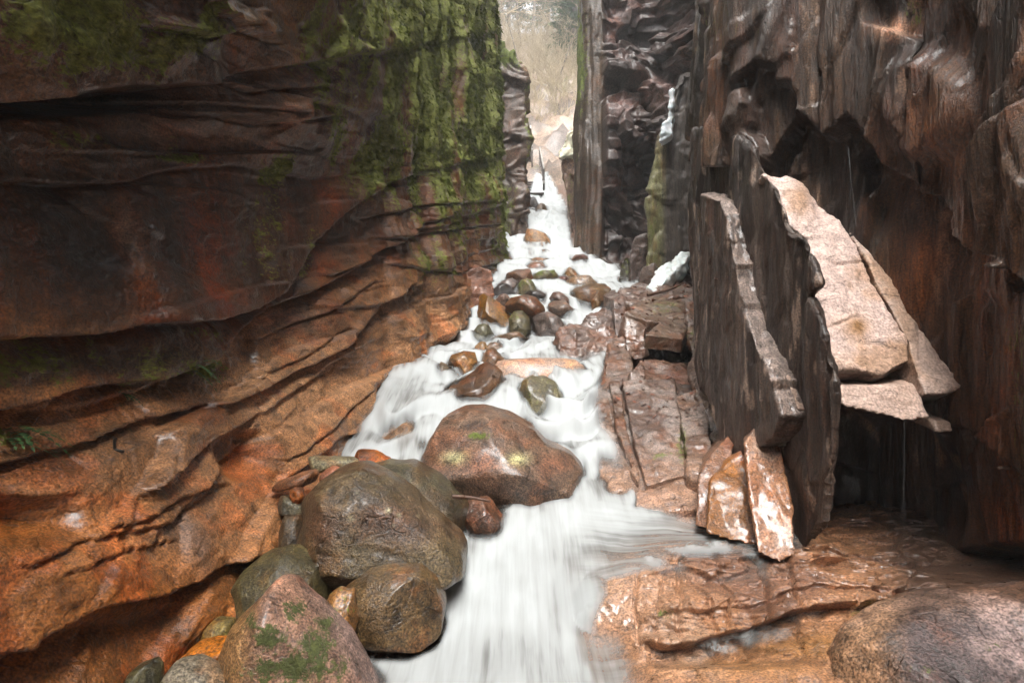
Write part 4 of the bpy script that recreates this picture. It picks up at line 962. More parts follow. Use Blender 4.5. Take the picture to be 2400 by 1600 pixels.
boulder('small brown angular rock at the water under a broken stick', [(1080, 1185), (1110, 1172), (1141, 1168), (1183, 1210), (1180, 1245), (1150, 1270), (1100, 1260)], 4.78, (0.20, 0.115, 0.08), facets=7, rough=.05, sub=5, seed=9, round_=3, group='boulders on the left bank')
boulder('smooth oval brown grey boulder lapped by the lower pool', [(800, 1385), (832, 1352), (869, 1332), (930, 1326), (985, 1330), (1022, 1358), (1042, 1410), (1038, 1465), (1000, 1490), (900, 1490), (840, 1475), (815, 1420)], 3.75, (0.15, 0.105, 0.062), thick=.95, e=.75, facets=2, lean=.3, rough=.022, sub=6, seed=12, round_=13, group='boulders on the left bank')
boulder('dome shaped olive grey boulder behind the pointed mossy one', [(528, 1440), (548, 1372), (575, 1332), (612, 1308), (668, 1296), (722, 1318), (756, 1336), (773, 1380), (768, 1450), (730, 1510), (620, 1520), (545, 1490)], 3.7, (0.125, 0.105, 0.058), thick=.9, e=.75, facets=2, lean=.25, rough=.025, sub=6, seed=14, round_=13, mat=M_dry, group='boulders on the left bank', planes=[((-.8, -.8, .2), .82)])
def g6_t(T, V, u, v, m):
    T = lerpc(T, np.clip(sstep(20, -60, u - 620 + (v - 1400) * .1) + m * .3, 0, 1), (0.25, 0.135, 0.05))
    return lerpc(T, np.clip(sstep(740, 830, u - (v - 1500) * .5) * .8, 0, 1), (0.22, 0.15, 0.13))
boulder('pointed pink boulder patched with dark moss in the near corner', [(533, 1720), (520, 1600), (522, 1520), (551, 1452), (607, 1401), (633, 1368), (654, 1370), (684, 1401), (747, 1457), (811, 1511), (850, 1567), (890, 1650), (860, 1760), (700, 1800), (560, 1790)], 3.1, (0.34, 0.225, 0.175), thick=.8, e=.8, facets=0, lean=.12, rough=.016, sub=6, seed=16, round_=3,
        mat=M_dry, tintfn=g6_t, group='boulders on the left bank', planes=[((.35, -1, .25), .74), ((-.7, -.7, .2), .88)],
        mossfn=lambda V, u, v: blobs(u, v, [(640, 1500, 60, 45, .8), (740, 1510, 60, 60, .75), (700, 1560, 100, 50, .8), (620, 1570, 70, 40, .7), (690, 1430, 50, 40, .62), (760, 1460, 40, 30, .7), (600, 1470, 40, 50, .62), (790, 1560, 40, 60, .55)]))
boulder('upright brown stone wedged between two rounded boulders', [(757, 1460), (768, 1400), (790, 1384), (826, 1391), (836, 1444), (830, 1500), (816, 1530), (768, 1500)], 3.45, (0.22, 0.13, 0.07), facets=4, rough=.05, sub=5, seed=18, group='boulders on the left bank', moss=.25)
boulder('small bright orange stone behind the upright brown stone', [(764, 1352), (804, 1350), (802, 1392), (770, 1395)], 3.9, (0.40, 0.14, 0.05), facets=5, sub=4, seed=19, round_=3, group='boulders on the left bank')
boulder('small tan pebble left of the pointed mossy boulder', [(472, 1488), (482, 1462), (505, 1453), (545, 1455), (548, 1510), (510, 1525), (478, 1515)], 3.3, (0.22, 0.175, 0.085), facets=1, rough=.02, sub=4, seed=20, mat=M_dry, group='boulders on the left bank')
boulder('sharp edged orange wedge stone at the bottom left', [(405, 1558), (452, 1516), (482, 1507), (520, 1508), (531, 1522), (522, 1580), (490, 1600), (430, 1590)], 3.05, (0.40, 0.18, 0.07), thick=1.0, e=.9, facets=3, lean=.5, sub=5, seed=21, round_=3, mat=M_dry, group='boulders on the left bank', planes=[((.1, -.8, -.6), .55), ((-.2, -.4, 1), .7)])
boulder('smooth grey boulder cut by the bottom edge', [(362, 1620), (400, 1560), (434, 1555), (485, 1574), (530, 1612), (545, 1690), (450, 1740), (370, 1700)], 2.85, (0.24, 0.21, 0.165), facets=1, rough=.02, sub=5, seed=22, mat=M_dry, group='boulders on the left bank')
boulder('olive cobble at the bottom edge near the left corner', [(262, 1620), (314, 1565), (347, 1555), (362, 1572), (370, 1640), (330, 1690), (270, 1680)], 2.8, (0.11, 0.10, 0.06), facets=3, sub=5, seed=23, group='boulders on the left bank')
for lab, pl, Y, t, sd in [
  ('flat reddish stone lying against the left cliff', [(633, 1136), (690, 1112), (738, 1099), (747, 1108), (742, 1132), (652, 1151), (636, 1146)], 4.35, (0.27, 0.145, 0.09), 24),
  ('tiny round brown stone under the flat reddish stone', [(679, 1150), (690, 1141), (708, 1145), (713, 1162), (704, 1180), (684, 1180)], 4.25, (0.27, 0.12, 0.06), 25),
  ('small grey wedge under the tiny round stone', [(648, 1164), (676, 1162), (714, 1184), (714, 1212), (655, 1202)], 4.25, (0.14, 0.125, 0.09), 26),
  ('upright grey brown stone left of the large grey brown boulder', [(656, 1209), (712, 1205), (722, 1287), (700, 1330), (665, 1320), (656, 1270)], 4.15, (0.13, 0.095, 0.06), 27),
  ('flat pale greenish stone on top of the left bank pile', [(704, 1090), (726, 1069), (780, 1072), (830, 1072), (850, 1090), (800, 1100), (745, 1104)], 4.65, (0.30, 0.27, 0.19), 28),
  ('pink stone under the flat pale greenish stone', [(748, 1112), (776, 1092), (800, 1098), (798, 1130), (755, 1138)], 4.5, (0.32, 0.16, 0.11), 29),
  ('orange brown stone at the water behind the stone pile', [(828, 1080), (841, 1055), (873, 1058), (915, 1072), (934, 1092), (920, 1120), (840, 1115)], 4.98, (0.28, 0.115, 0.045), 30),
  ('small pebble jammed beside the large grey brown boulder', [(698, 1296), (718, 1290), (728, 1320), (710, 1345), (698, 1335)], 4.05, (0.18, 0.15, 0.11), 31),
  ('small flat dark pebble above the bright orange stone', [(755, 1345), (775, 1338), (800, 1346), (800, 1362), (760, 1364)], 4.02, (0.12, 0.09, 0.07), 32)]:
    boulder(lab, pl, Y, t, facets=4, rough=.04, sub=4, seed=sd, round_=5, mat=M_dry, group='boulders on the left bank')

MB = [
 ('tall tan boulder below the upper falls', [(1231, 560), (1236, 535), (1252, 523), (1276, 545), (1291, 572), (1292, 606), (1262, 615), (1230, 610)], 14.4, (0.42, 0.27, 0.16), dict(facets=5, sub=5, thick=.8)),
 ('small pinkish rock at the foot of the tall tan boulder', box(1222, 585, 1256, 622), 13.7, (0.36, 0.23, 0.16), {}),
 ('low tan rock right of the small pinkish rock', box(1258, 587, 1300, 616), 13.6, (0.36, 0.24, 0.16), {}),
 ('half drowned tan rock in the upper rapids', box(1236, 598, 1294, 630), 13.0, (0.36, 0.23, 0.15), {}),
 ('low brown rock below the half drowned tan rock', box(1231, 611, 1280, 640), 12.65, (0.27, 0.16, 0.11), {}),
 ('dark brown rock at the lip of the side cascade', [(1337, 612), (1348, 597), (1366, 595), (1378, 602), (1374, 622), (1350, 634), (1338, 628)], 12.95, (0.15, 0.085, 0.06), dict(facets=6)),
 ('angular brown boulder at the top of the boulder heap', [(1186, 640), (1205, 627), (1240, 624), (1250, 650), (1250, 668), (1200, 672), (1186, 660)], 11.85, (0.20, 0.12, 0.08), dict(facets=7)),
 ('moss topped flat boulder beside the angular brown boulder', [(1250, 642), (1270, 634), (1300, 631), (1308, 645), (1308, 664), (1250, 664)], 11.9, (0.15, 0.12, 0.07), dict(moss=.6, facets=3)),
 ('upright brown stone between two small falls', box(1324, 623, 1353, 662), 12.0, (0.27, 0.18, 0.11), dict(facets=4)),
 ('low rounded tan boulder below the side cascade', box(1331, 643, 1396, 676), 11.55, (0.30, 0.21, 0.14), dict(facets=3)),
 ('small red brown stone beside the upright brown stone', box(1306, 646, 1338, 664), 11.8, (0.18, 0.09, 0.07), {}),
 ('purple grey boulder leaning in the boulder heap', [(1162, 668), (1175, 650), (1195, 645), (1216, 662), (1216, 686), (1168, 690)], 11.4, (0.18, 0.145, 0.13), dict(facets=5)),
 ('black wet boulder low in the boulder heap', box(1156, 662, 1207, 704), 11.15, (0.05, 0.04, 0.036), dict(facets=5)),
 ('rounded mossy boulder with pale wet top', [(1213, 672), (1222, 655), (1235, 650), (1250, 662), (1260, 684), (1250, 698), (1216, 698)], 11.2, (0.17, 0.15, 0.09), dict(moss=.45, facets=2, round_=11)),
 ('flat black rock slab under the mossy boulder', [(1212, 694), (1235, 682), (1262, 679), (1280, 690), (1275, 706), (1215, 706)], 10.85, (0.06, 0.05, 0.045), dict(facets=6)),
 ('twin lobed brown boulder on the right of the rapids', [(1336, 684), (1350, 668), (1385, 662), (1418, 662), (1432, 676), (1436, 698), (1418, 712), (1380, 722), (1345, 712)], 10.8, (0.19, 0.125, 0.07), dict(facets=4, sub=5)),
 ('small upright stone in front of the twin lobed boulder', [(1384, 705), (1390, 686), (1402, 690), (1409, 708), (1402, 728), (1386, 728)], 10.45, (0.25, 0.16, 0.09), dict(facets=4)),
 ('upper half of the split brown rock', [(1284, 700), (1292, 684), (1312, 684), (1330, 698), (1334, 712), (1290, 712)], 10.5, (0.20, 0.135, 0.11), dict(facets=6, round_=3)),
 ('lower half of the split brown rock', [(1282, 712), (1300, 700), (1325, 701), (1344, 724), (1347, 744), (1310, 748), (1285, 730)], 10.3, (0.23, 0.17, 0.135), dict(facets=5, round_=5)),
 ('tilted orange slab leaning on the left cliff', [(1117, 690), (1130, 684), (1160, 702), (1186, 722), (1194, 745), (1190, 785), (1150, 790), (1117, 755)], 10.0, (0.29, 0.165, 0.065), dict(facets=3, sub=5, thick=.7, planes=[((.4, -.8, .5), .55), ((-.3, -.8, -.5), .6)])),
 ('long oval brown boulder in the boulder heap', [(1181, 712), (1195, 696), (1230, 692), (1256, 697), (1276, 716), (1280, 730), (1260, 744), (1210, 742), (1186, 730)], 9.9, (0.17, 0.09, 0.05), dict(facets=2, sub=5, round_=11)),
 ('flat pinkish stone behind the long oval boulder', box(1156, 688, 1206, 720), 10.35, (0.24, 0.18, 0.15), {}),
 ('egg shaped mossy boulder under the long oval one', [(1192, 745), (1205, 730), (1225, 728), (1241, 745), (1243, 775), (1230, 800), (1200, 800), (1191, 775)], 9.55, (0.15, 0.13, 0.075), dict(facets=1, moss=.3, sub=5, round_=11)),
 ('purple grey boulder with glossy top beside the stream bend', [(1241, 745), (1262, 734), (1285, 727), (1308, 740), (1328, 765), (1330, 800), (1290, 805), (1250, 795), (1240, 770)], 9.55, (0.16, 0.13, 0.115), dict(facets=4, sub=5)),
 ('small dark mossy boulder against the left cliff', box(1110, 757, 1156, 806), 9.4, (0.13, 0.12, 0.075), dict(moss=.25, facets=2)),
 ('low flat brown rock at the waterline of the boulder heap', box(1150, 774, 1236, 810), 9.25, (0.19, 0.145, 0.105), {}),
 ('small round tan rock in the middle pool', box(1114, 799, 1144, 830), 8.55, (0.33, 0.21, 0.11), dict(facets=1)),
 ('barely covered pinkish rock beside the small round tan rock', box(1141, 801, 1180, 826), 8.55, (0.34, 0.25, 0.19), dict(facets=1)),
 ('small brown pyramid rock in the middle pool', [(1124, 870), (1134, 835), (1142, 818), (1156, 814), (1172, 828), (1190, 846), (1185, 875), (1150, 885)], 7.9, (0.20, 0.12, 0.07), dict(facets=3, round_=3, sub=5)),
 ('rounded orange rock near the left cliff in the middle pool', [(1046, 856), (1060, 833), (1085, 822), (1112, 826), (1119, 845), (1110, 880), (1070, 885)], 7.65, (0.30, 0.175, 0.085), dict(facets=2, sub=5)),
 ('grey triangular rock at the left edge of the stream', [(1026, 870), (1030, 848), (1042, 852), (1072, 885), (1070, 905), (1035, 912), (1026, 900)], 7.25, (0.18, 0.14, 0.10), dict(facets=4, round_=3, sub=5)),
 ('large angular dark brown boulder above the midstream one', [(1032, 945), (1042, 920), (1058, 903), (1072, 900), (1090, 880), (1115, 858), (1140, 851), (1160, 860), (1176, 874), (1178, 900), (1164, 935), (1155, 965), (1100, 972), (1040, 966)], 6.85, (0.145, 0.085, 0.05), dict(facets=5, sub=6, round_=5, rough=.045)),
 ('long flat pink rock lying across the stream', [(1155, 862), (1170, 845), (1200, 841), (1320, 839), (1350, 843), (1372, 862), (1360, 880), (1300, 892), (1200, 895), (1165, 885)], 7.4, (0.46, 0.33, 0.26), dict(facets=0, sub=5, e=.6, thick=.5, rough=.02, lean=.6, tintfn=lambda T, V, u, v, m: lerpc(T, np.clip(blobs(u, v, [(1335, 862, 14, 30, 1), (1260, 885, 100, 8, .7)]), 0, 1), (0.40, 0.20, 0.09)))),
 ('round grey green boulder beside the small white fall', [(1222, 915), (1228, 893), (1248, 883), (1280, 883), (1302, 895), (1316, 925), (1322, 965), (1300, 985), (1240, 985), (1226, 955)], 6.65, (0.19, 0.165, 0.10), dict(facets=1, sub=5, round_=11, moss=.2)),
 ('drowned tan rock in the left side cascade', box(900, 985, 985, 1070), 5.95, (0.36, 0.24, 0.16), dict(facets=1, lean=.6)),
 ('small dark boulder under the upper falls', box(1252, 474, 1285, 505), 17.2, (0.16, 0.11, 0.07), dict(facets=3)),
 ('tall dark rock at the left of the upper falls', box(1236, 458, 1262, 500), 17.5, (0.07, 0.055, 0.045), dict(facets=4)),
 ('brown stone fallen at the mouth of the cave', [(2050, 1420), (2056, 1378), (2090, 1378), (2128, 1400), (2125, 1425), (2080, 1440)], 3.45, (0.22, 0.12, 0.08), dict(facets=4, grp='stones at the right')),
 ('dark cobble at the mouth of the cave', box(2142, 1376, 2186, 1425), 3.4, (0.07, 0.055, 0.045), dict(facets=3, grp='stones at the right')),
]
for i, (lab, pl, Y, t, o) in enumerate(MB):
    o = dict(o); g = o.pop('grp', 'boulders in the stream')
    kw = dict(facets=10, rough=.04, sub=4, round_=3, thick=.95, lean=.3, e=.72, fmin=.58)
    t = tuple(np.array(t) * .78); kw.update(o)
    boulder(lab, pl, Y, t, seed=40 + i, group=g, **kw)
def rb_t(T, V, u, v, m):
    T = lerpc(T, np.clip(sstep(.05, .4, m), 0, 1) * .6, (0.30, 0.21, 0.19))
    return lerpc(T, np.clip(sstep(2150, 2040, u) + sstep(1480, 1400, v) * .3, 0, 1) * .7, (0.33, 0.18, 0.09))
boulder('broad dark purple lichened boulder in the lower right corner', [(1985, 1700), (2040, 1620), (2075, 1560), (2120, 1525), (2200, 1492), (2300, 1458), (2400, 1440), (2550, 1430), (2750, 1480), (2800, 1750), (2400, 1900), (2050, 1830)], 2.75, (0.10, 0.076, 0.072), thick=.8, e=.65, facets=4, lean=.15, rough=.05, sub=6, seed=90, planes=[((-.25, -.45, .85), .62), ((-.8, -.4, .4), .75)], mat=M_dry, tintfn=rb_t, group='stones at the right', round_=7,
        mossfn=lambda V, u, v: blobs(u, v, [(2330, 1500, 120, 40, .35), (2200, 1570, 120, 30, .35)]))
#@@PART4
# ------------------------------------------------------------------ the stream
yw = np.geomspace(2.25, 21.5, 520); xw = np.linspace(-2.1, 2.7, 400)
XW, YW = np.meshgrid(xw, yw, indexing='ij')
ZW = blur2(water_z(XW, YW), 13)
PW = np.stack([XW.ravel(), YW.ravel(), ZW.ravel()], 1).astype(np.float32)
ZW = ZW + (fbm(PW, (3.0, 1.6, 0.1), 3, seed=131) * 0.06).reshape(ZW.shape)
nz = (fbm(PW, (1.3, .7, .1), 3, seed=133)).reshape(ZW.shape)
stp = 0.30; kk = ZW / stp + nz * 1.5
fr = kk - np.floor(kk); ZT = ZW + stp * (sstep(0.30, 0.85, fr) - fr)
ZW = ZW + (ZT - ZW) * np.clip(0.55 + nz * 1.1, 0.1, .9) * sstep(4.6, 6.2, YW)
# thin veil sliding over the granite ledge on the right
LZ = np.full(XW.shape, -9.0)
def gidx(V):
    i = np.round((V[:, 0] - xw[0]) / (xw[-1] - xw[0]) * (len(xw) - 1)).astype(int)
    j = np.round((np.log(np.maximum(V[:, 1], .1)) - math.log(yw[0])) / (math.log(yw[-1]) - math.log(yw[0])) * (len(yw) - 1)).astype(int)
    ok = (i >= 0) & (i < len(xw)) & (j >= 0) & (j < len(yw))
    return i, j, ok
gi, gj, gk = gidx(PG2)
np.maximum.at(LZ, (gi[gk], gj[gk]), PG2[gk, 2])
for _ in range(3):
    Hp = np.pad(LZ, 1, mode='edge'); nb = np.stack([Hp[1:-1, :-2], Hp[1:-1, 2:], Hp[:-2, 1:-1], Hp[2:, 1:-1]]); LZ = np.where(LZ < -8, nb.max(0), LZ)
LZ = np.where(LZ < -8, ZW - .3, LZ)
LZ = np.maximum(blur2(LZ, 17) + 0.006, LZ - 0.004)
uq, vq = proj(PW)
veil = blobs(uq, vq, [(1370, 1290, 230, 95, 1), (1600, 1255, 240, 50, 1), (1800, 1275, 100, 32, .9), (1330, 1400, 110, 130, .9)]).reshape(XW.shape)
ZW = np.maximum(ZW, LZ - 0.10 + 0.125 * sstep(.05, .6, veil))
# height of the rock under every water point
H = np.full(XW.shape, -9.0)
ly0, ly1 = math.log(yw[0]), math.log(yw[-1])
def splat(V):
    V = np.asarray(V)
    ok = (V[:, 1] > yw[0]) & (V[:, 1] < yw[-1]) & (V[:, 0] > xw[0]) & (V[:, 0] < xw[-1])
    V = V[ok]
    i = np.round((V[:, 0] - xw[0]) / (xw[-1] - xw[0]) * (len(xw) - 1)).astype(int)
    j = np.round((np.log(V[:, 1]) - ly0) / (ly1 - ly0) * (len(yw) - 1)).astype(int)
    lo = V[:, 2] < ZW[i, j] + 0.03            # only rock at or under the water level matters
    np.maximum.at(H, (i[lo], j[lo]), V[lo, 2])
for V, _ in SOLID:
    if len(V) < 4000:
        pass
    splat(V)
splat(left_V[(left_V[:, 2] > -2.2)])
for _ in range(2):                                   # close pin holes between splatted points
    Hp = np.pad(H, 1, mode='edge')
    nb = np.stack([Hp[1:-1, :-2], Hp[1:-1, 2:], Hp[:-2, 1:-1], Hp[2:, 1:-1]])
    H = np.where(H < -8, nb.max(0), H)
dep = ZW - H
cov = sstep(-0.005, 0.11, dep)
cov *= 1 - sstep(-0.12, 0.02, XW - xright(YW))
cov = np.maximum(cov, 0.92 * sstep(.2, .7, veil) * sstep(-0.02, 0.02, dep) * (XW < 2.15))
xlf = np.interp(YW, [2, 15, 17, 18.2, 20.5, 21.5], [-9, -9, .0, .45, .88, .98]); xrt = np.interp(YW, [2, 15, 17, 18.2, 20.5, 21.5], [9, 9, 1.75, 1.62, 1.32, 1.2])
cov = cov * sstep(-.05, .12, XW - xlf) * (1 - sstep(-.12, .05, XW - xrt))
cov = blur2(cov, 5)
PW[:, 2] = ZW.ravel()
uw, vw_ = proj(PW)
# whiteness: plunging water is white, thin sheets on the right ledge show the rock
sl = np.hypot(*np.gradient(ZW, xw, yw))
foam = 0.46 + 0.5 * sstep(0.15, 1.0, sl).ravel() + 0.12 * sstep(6.0, 9.0, PW[:, 1])
thin = blobs(uw, vw_, [(1440, 1310, 130, 60, .24), (1600, 1275, 180, 45, .28), (1780, 1280, 130, 40, .36), (1490, 1400, 110, 90, .34), (1520, 1540, 150, 80, .42), (1420, 1470, 70, 80, .25)])
thin = np.maximum(thin, blobs(uw, vw_, [(960, 1045, 60, 40, .45), (1190, 930, 30, 30, .2), (1250, 850, 110, 20, .3), (1150, 1530, 110, 40, .12), (1420, 1090, 40, 60, .3)]))
thin = np.maximum(thin, 0.55 * (1 - sstep(0.02, 0.14, blur2(dep, 9).ravel())) * (1 - sstep(.15, .5, veil.ravel())))
foam = foam + 0.22 * blobs(uw, vw_, [(1120, 1480, 260, 200, 1), (1280, 1230, 160, 70, 1), (1450, 1190, 140, 40, .8)])
foam = np.clip(foam - thin, 0.05, 1.2)
arc = np.concatenate([np.zeros((len(xw), 1)), np.cumsum(np.hypot(np.diff(ZW, axis=1), np.diff(YW, axis=1)), axis=1)], 1).ravel()
side_ = sstep(0.35, 0.9, PW[:, 0]) * (1 - sstep(4.5, 5.1, PW[:, 1]))
flow = np.stack([PW[:, 0], arc, np.zeros(len(arc))], 1)
flow_b = np.stack([PW[:, 1] * 1.1 + PW[:, 0] * .25, PW[:, 0], np.zeros(len(arc))], 1)
FW = grid_faces(len(xw), len(yw))
keep = cov.ravel()[FW].max(1) > 0.01
FW = FW[keep]
used = np.unique(FW); remap = np.full(len(PW), -1); remap[used] = np.arange(len(used))
stream = add('stream', PW[used], remap[FW].astype(np.int32), M_water, kind='structure', base=False,
    attrs={'foam': foam[used], 'cover': cov.ravel()[used], 'side': side_[used]})
for nm, fl_ in (('flow', flow), ('flow_side', flow_b)):
    at = stream.data.attributes.new(nm, 'FLOAT_VECTOR', 'POINT')
    at.data.foreach_set('vector', fl_[used].astype(np.float32).ravel())

# gravel and cobbles filling the gaps of the left bank: nobody could count them
rs = np.random.RandomState(31); GV, GF, GT = [], [], []
S2, F2_ = ico(2)
bz = rbf_fit
for i in range(520):
    y = rs.uniform(2.7, 5.4); x = rs.uniform(-1.75, -0.75 - .1 * (5.4 - y))
    j = np.argmin((PB[:, 0] - x) ** 2 + (PB[:, 1] - y) ** 2); z = PB[j, 2]
    r = rs.choice([.03, .05, .08, .11], p=[.4, .3, .2, .1]) * rs.uniform(.7, 1.2)
    L = S2 * np.array([r * rs.uniform(.8, 1.4), r * rs.uniform(.8, 1.3), r * rs.uniform(.5, .9)])
    L = L + S2 * (fbm(S2 + i, 1.6, 2, seed=i % 50) * r * .45)[:, None]
    GF.append(F2_ + len(S2) * i); GV.append(L + np.array([x, y, z + r * .35]))
    c = [(.30, .14, .07), (.16, .13, .09), (.12, .085, .06), (.32, .2, .14), (.2, .1, .06)][rs.randint(5)]
    GT.append(np.tile(np.array(c) * rs.uniform(.5, 1.0), (len(S2), 1)))
GV = np.concatenate(GV)
add('cobbles', GV, np.concatenate(GF), M_boul, label='loose cobbles filling the gaps between the left bank boulders', cat='cobbles', kind='stuff', base=False, attrs={'tint': np.concatenate(GT), 'moss': np.zeros(len(GV))})

# ------------------------------------------------------------------ wooden stairs beside the pillar
def boxv(c, s, rx=0.0):
    x, y, z = s; V = np.array([(a * x / 2, b * y / 2, d * z / 2) for a in (-1, 1) for b in (-1, 1) for d in (-1, 1)])
    if rx:
        M = np.array([[1, 0, 0], [0, math.cos(rx), -math.sin(rx)], [0, math.sin(rx), math.cos(rx)]]); V = V @ M.T
    return V + np.asarray(c)
BF = np.array([(0, 1, 3, 2), (4, 6, 7, 5), (0, 4, 5, 1), (2, 3, 7, 6), (0, 2, 6, 4), (1, 5, 7, 3)])
st0 = W(1240, 457, 19.0)
stairs = empty('wooden_stairs', (0.6, 19.0, st0[2] - 0.3), 'wooden staircase with railings climbing beside the upper waterfall', 'stairs')
for i in range(11):
    add('tread', boxv((0.50, 19.0 + i * 0.27, st0[2] + i * 0.155), (1.0, 0.24, 0.05)), BF, M_wood, parent=stairs, smooth=False)
ang = math.atan2(0.155, 0.27); L_ = 11 * math.hypot(.27, .155)
for sx in (0.0, 1.0):
    add('stringer', boxv((sx + (0.02 if sx else -.02), 19.0 + 5 * .27, st0[2] + 5 * .155 - .1), (0.05, L_, 0.22), ang), BF, M_wood, parent=stairs, smooth=False)
    for i in range(0, 12, 2):
        add('post', boxv((sx + (0.06 if sx else -.06), 19.0 + i * .27, st0[2] + i * .155 + .42), (0.06, 0.06, 1.05)), BF, M_wood, parent=stairs, smooth=False)
    for hh in (0.45, 0.92):
        add('handrail', boxv((sx + (0.06 if sx else -.06), 19.0 + 5 * .27, st0[2] + 5 * .155 + hh), (0.05, L_, 0.07), ang), BF, M_wood, parent=stairs, smooth=False)
add('landing', boxv((0.5, 18.75, st0[2] - .06), (1.1, 0.34, 0.07)), BF, M_wood, parent=stairs, smooth=False)
for i in range(9):
    add('tread', boxv((0.30, 22.1 + i * 0.24, st0[2] + 1.72 + i * 0.20), (0.9, 0.22, 0.05)), BF, M_wood, parent=stairs, smooth=False)
add('handrail', boxv((0.78, 23.1, st0[2] + 3.4), (0.06, 2.9, 0.07), math.atan2(.2, .24)), BF, M_wood, parent=stairs, smooth=False)
for i in range(5):
    add('post', boxv((0.78, 22.1 + i * .5, st0[2] + 2.1 + i * .415), (0.06, 0.06, 1.15)), BF, M_wood, parent=stairs, smooth=False)
for sx, sy in ((0.0, 18.7), (1.0, 18.7), (0.0, 20.4), (1.0, 20.4)):
    add('support', boxv((sx, sy, st0[2] - .65), (0.09, 0.09, 1.2)), BF, M_wood, parent=stairs, smooth=False)

M_rail = plain_mat('pale_rail', (0.30, 0.28, 0.25), 0.5, scale=5)
for o in stairs.children:
    if o.name.startswith('handrail'): o.data.materials[0] = M_rail
# ------------------------------------------------------------------ trees on the far slope
def tube(V, Fc, a, b, ra, rb, n=5):
    a = np.asarray(a, float); b = np.asarray(b, float); d = b - a
    L = np.linalg.norm(d)
    if L < 1e-6: return
    d /= L; x = np.cross(d, (0.3, 0.9, 0.2)); x /= np.linalg.norm(x); y = np.cross(d, x)
    k = len(V)
    for c, r in ((a, ra), (b, rb)):
        for i in range(n):
            t = 2 * math.pi * i / n; V.append(c + x * r * math.cos(t) + y * r * math.sin(t))
    for i in range(n):
        Fc.append((k + i, k + (i + 1) % n, k + n + (i + 1) % n, k + n + i))
def bare_tree(x, y, h, r, label, seed, lean=0.0):
    rs = np.random.RandomState(seed); z = hill_z(x, y) - 0.3
    root = empty('bare_tree', (x, y, z), label, 'tree', 'bare trees on the far slope')
    V, Fc, V2, F2 = [], [], [], []
    p = np.array([x, y, z]); d = np.array([lean, 0, 1.0]); n = 9; pts = [(p, r)]
    for i in range(n):
        d = d + rs.normal(size=3) * 0.06; d[2] = abs(d[2]); d /= np.linalg.norm(d)
        p2 = p + d * h / n; r2 = r * (1 - (i + 1) / (n + 1.0))
        tube(V, Fc, p, p2, r * (1 - i / (n + 1.0)), r2, 7); p = p2; pts.append((p, r2))
    def br(p, d, L, rr, depth):
        for k in range(3):
            d2 = d + rs.normal(size=3) * 0.16 + np.array([0, 0, .05]); d2 /= np.linalg.norm(d2)
            p2 = p + d2 * L / 3
            tube(V2, F2, p, p2, rr * (1 - k * .28), rr * (1 - (k + 1) * .28), 3)
            if depth < 2:
                for _ in range(2):
                    a = d2 + rs.normal(size=3) * 0.6; a /= np.linalg.norm(a)
                    br(p2, a, L * rs.uniform(.35, .6), rr * .5, depth + 1)
            p, d = p2, d2
    for i in range(2, len(pts)):
        for _ in range(3):
            a = rs.uniform(0, 2 * math.pi); d = np.array([math.cos(a), math.sin(a), rs.uniform(.1, .9)]); d /= np.linalg.norm(d)
            br(pts[i][0], d, h * rs.uniform(.12, .28) * (1.15 - i / 14), max(pts[i][1] * .4, .012), 0)
    add('trunk', np.array(V), Fc, M_trunk, parent=root)
    add('crown', np.array(V2), F2, M_branch, parent=root)
def fir(x, y, h, label, seed):
    rs = np.random.RandomState(seed); z = hill_z(x, y) - 0.3
    root = empty('fir_tree', (x, y, z), label, 'tree', 'evergreens on the far slope')
    V, Fc, V2, F2 = [], [], [], []
    tube(V, Fc, (x, y, z), (x, y, z + h), h * .016, .02, 7)
    for i in range(60):
        t = 0.12 + 0.87 * i / 60; L = h * 0.22 * (1 - t) + .25
        for _ in range(4):
            a = rs.uniform(0, 2 * math.pi); p = np.array([x, y, z + h * t]); d = np.array([math.cos(a), math.sin(a), -.15])
            Lk = L * rs.uniform(.6, 1.1); tube(V, Fc, p, p + d * Lk, .02, .006, 3)
            for s in np.arange(.2, 1.0, .07):
                q = p + d * Lk * s
                for _ in range(2):
                    sd = np.array([-d[1], d[0], 0]) * rs.choice([-1, 1]) * .8 + d * .6 + rs.normal(size=3) * .25
                    w = Lk * .26 * (1.1 - s) + .08; e = q + sd * w; k = len(V2); up = np.array([0, 0, .05 + .05 * rs.rand()])
                    V2 += [q, e + d * w * .3, e - up - d * .05]; F2.append((k, k + 1, k + 2))
    add('trunk', np.array(V), Fc, M_trunk, parent=root)
    add('crown', np.array(V2), F2, M_needle, parent=root, smooth=False)
TR = [(-1.6, 27.5, 13, .13, 'straight bare tree right against the mossy left cliff edge', 0.0), (-1.1, 31, 15, .10, 'thin bare tree second from the left cliff', .03),
      (0.6, 38, 14, .09, 'slim bare tree in the middle of the far gap', -.05), (2.6, 33, 11, .08, 'bare tree leaning right above the far ledge', .12),
      (3.6, 40, 15, .12, 'bare tree nearest the right edge of the gap', -.04), (1.7, 46, 16, .13, 'distant bare tree high on the far slope', .02), (4.4, 33, 10, .07, 'bare sapling beside the buttress top', -.15),
      (-0.4, 44, 15, .11, 'distant bare tree left of the far gap', .04), (2.2, 29, 6, .05, 'low bare sapling over the far ledge', .3), (0.9, 29.5, 6, .045, 'bare sapling bending left over the stairs', -.3)]
for i, (x, y, h, r, lab, ln) in enumerate(TR): bare_tree(x, y, h, r, lab, 200 + i, ln)
for i, (x, y, h, lab) in enumerate([(4.6, 37, 12, 'hazy evergreen beside the right cliff top'), (3.2, 50, 14, 'distant evergreen high on the far slope'), (-.3, 52, 13, 'distant evergreen behind the left trees'), (3.6, 33, 9, 'nearest evergreen above the buttress edge')]): fir(x, y, h, lab, 300 + i)
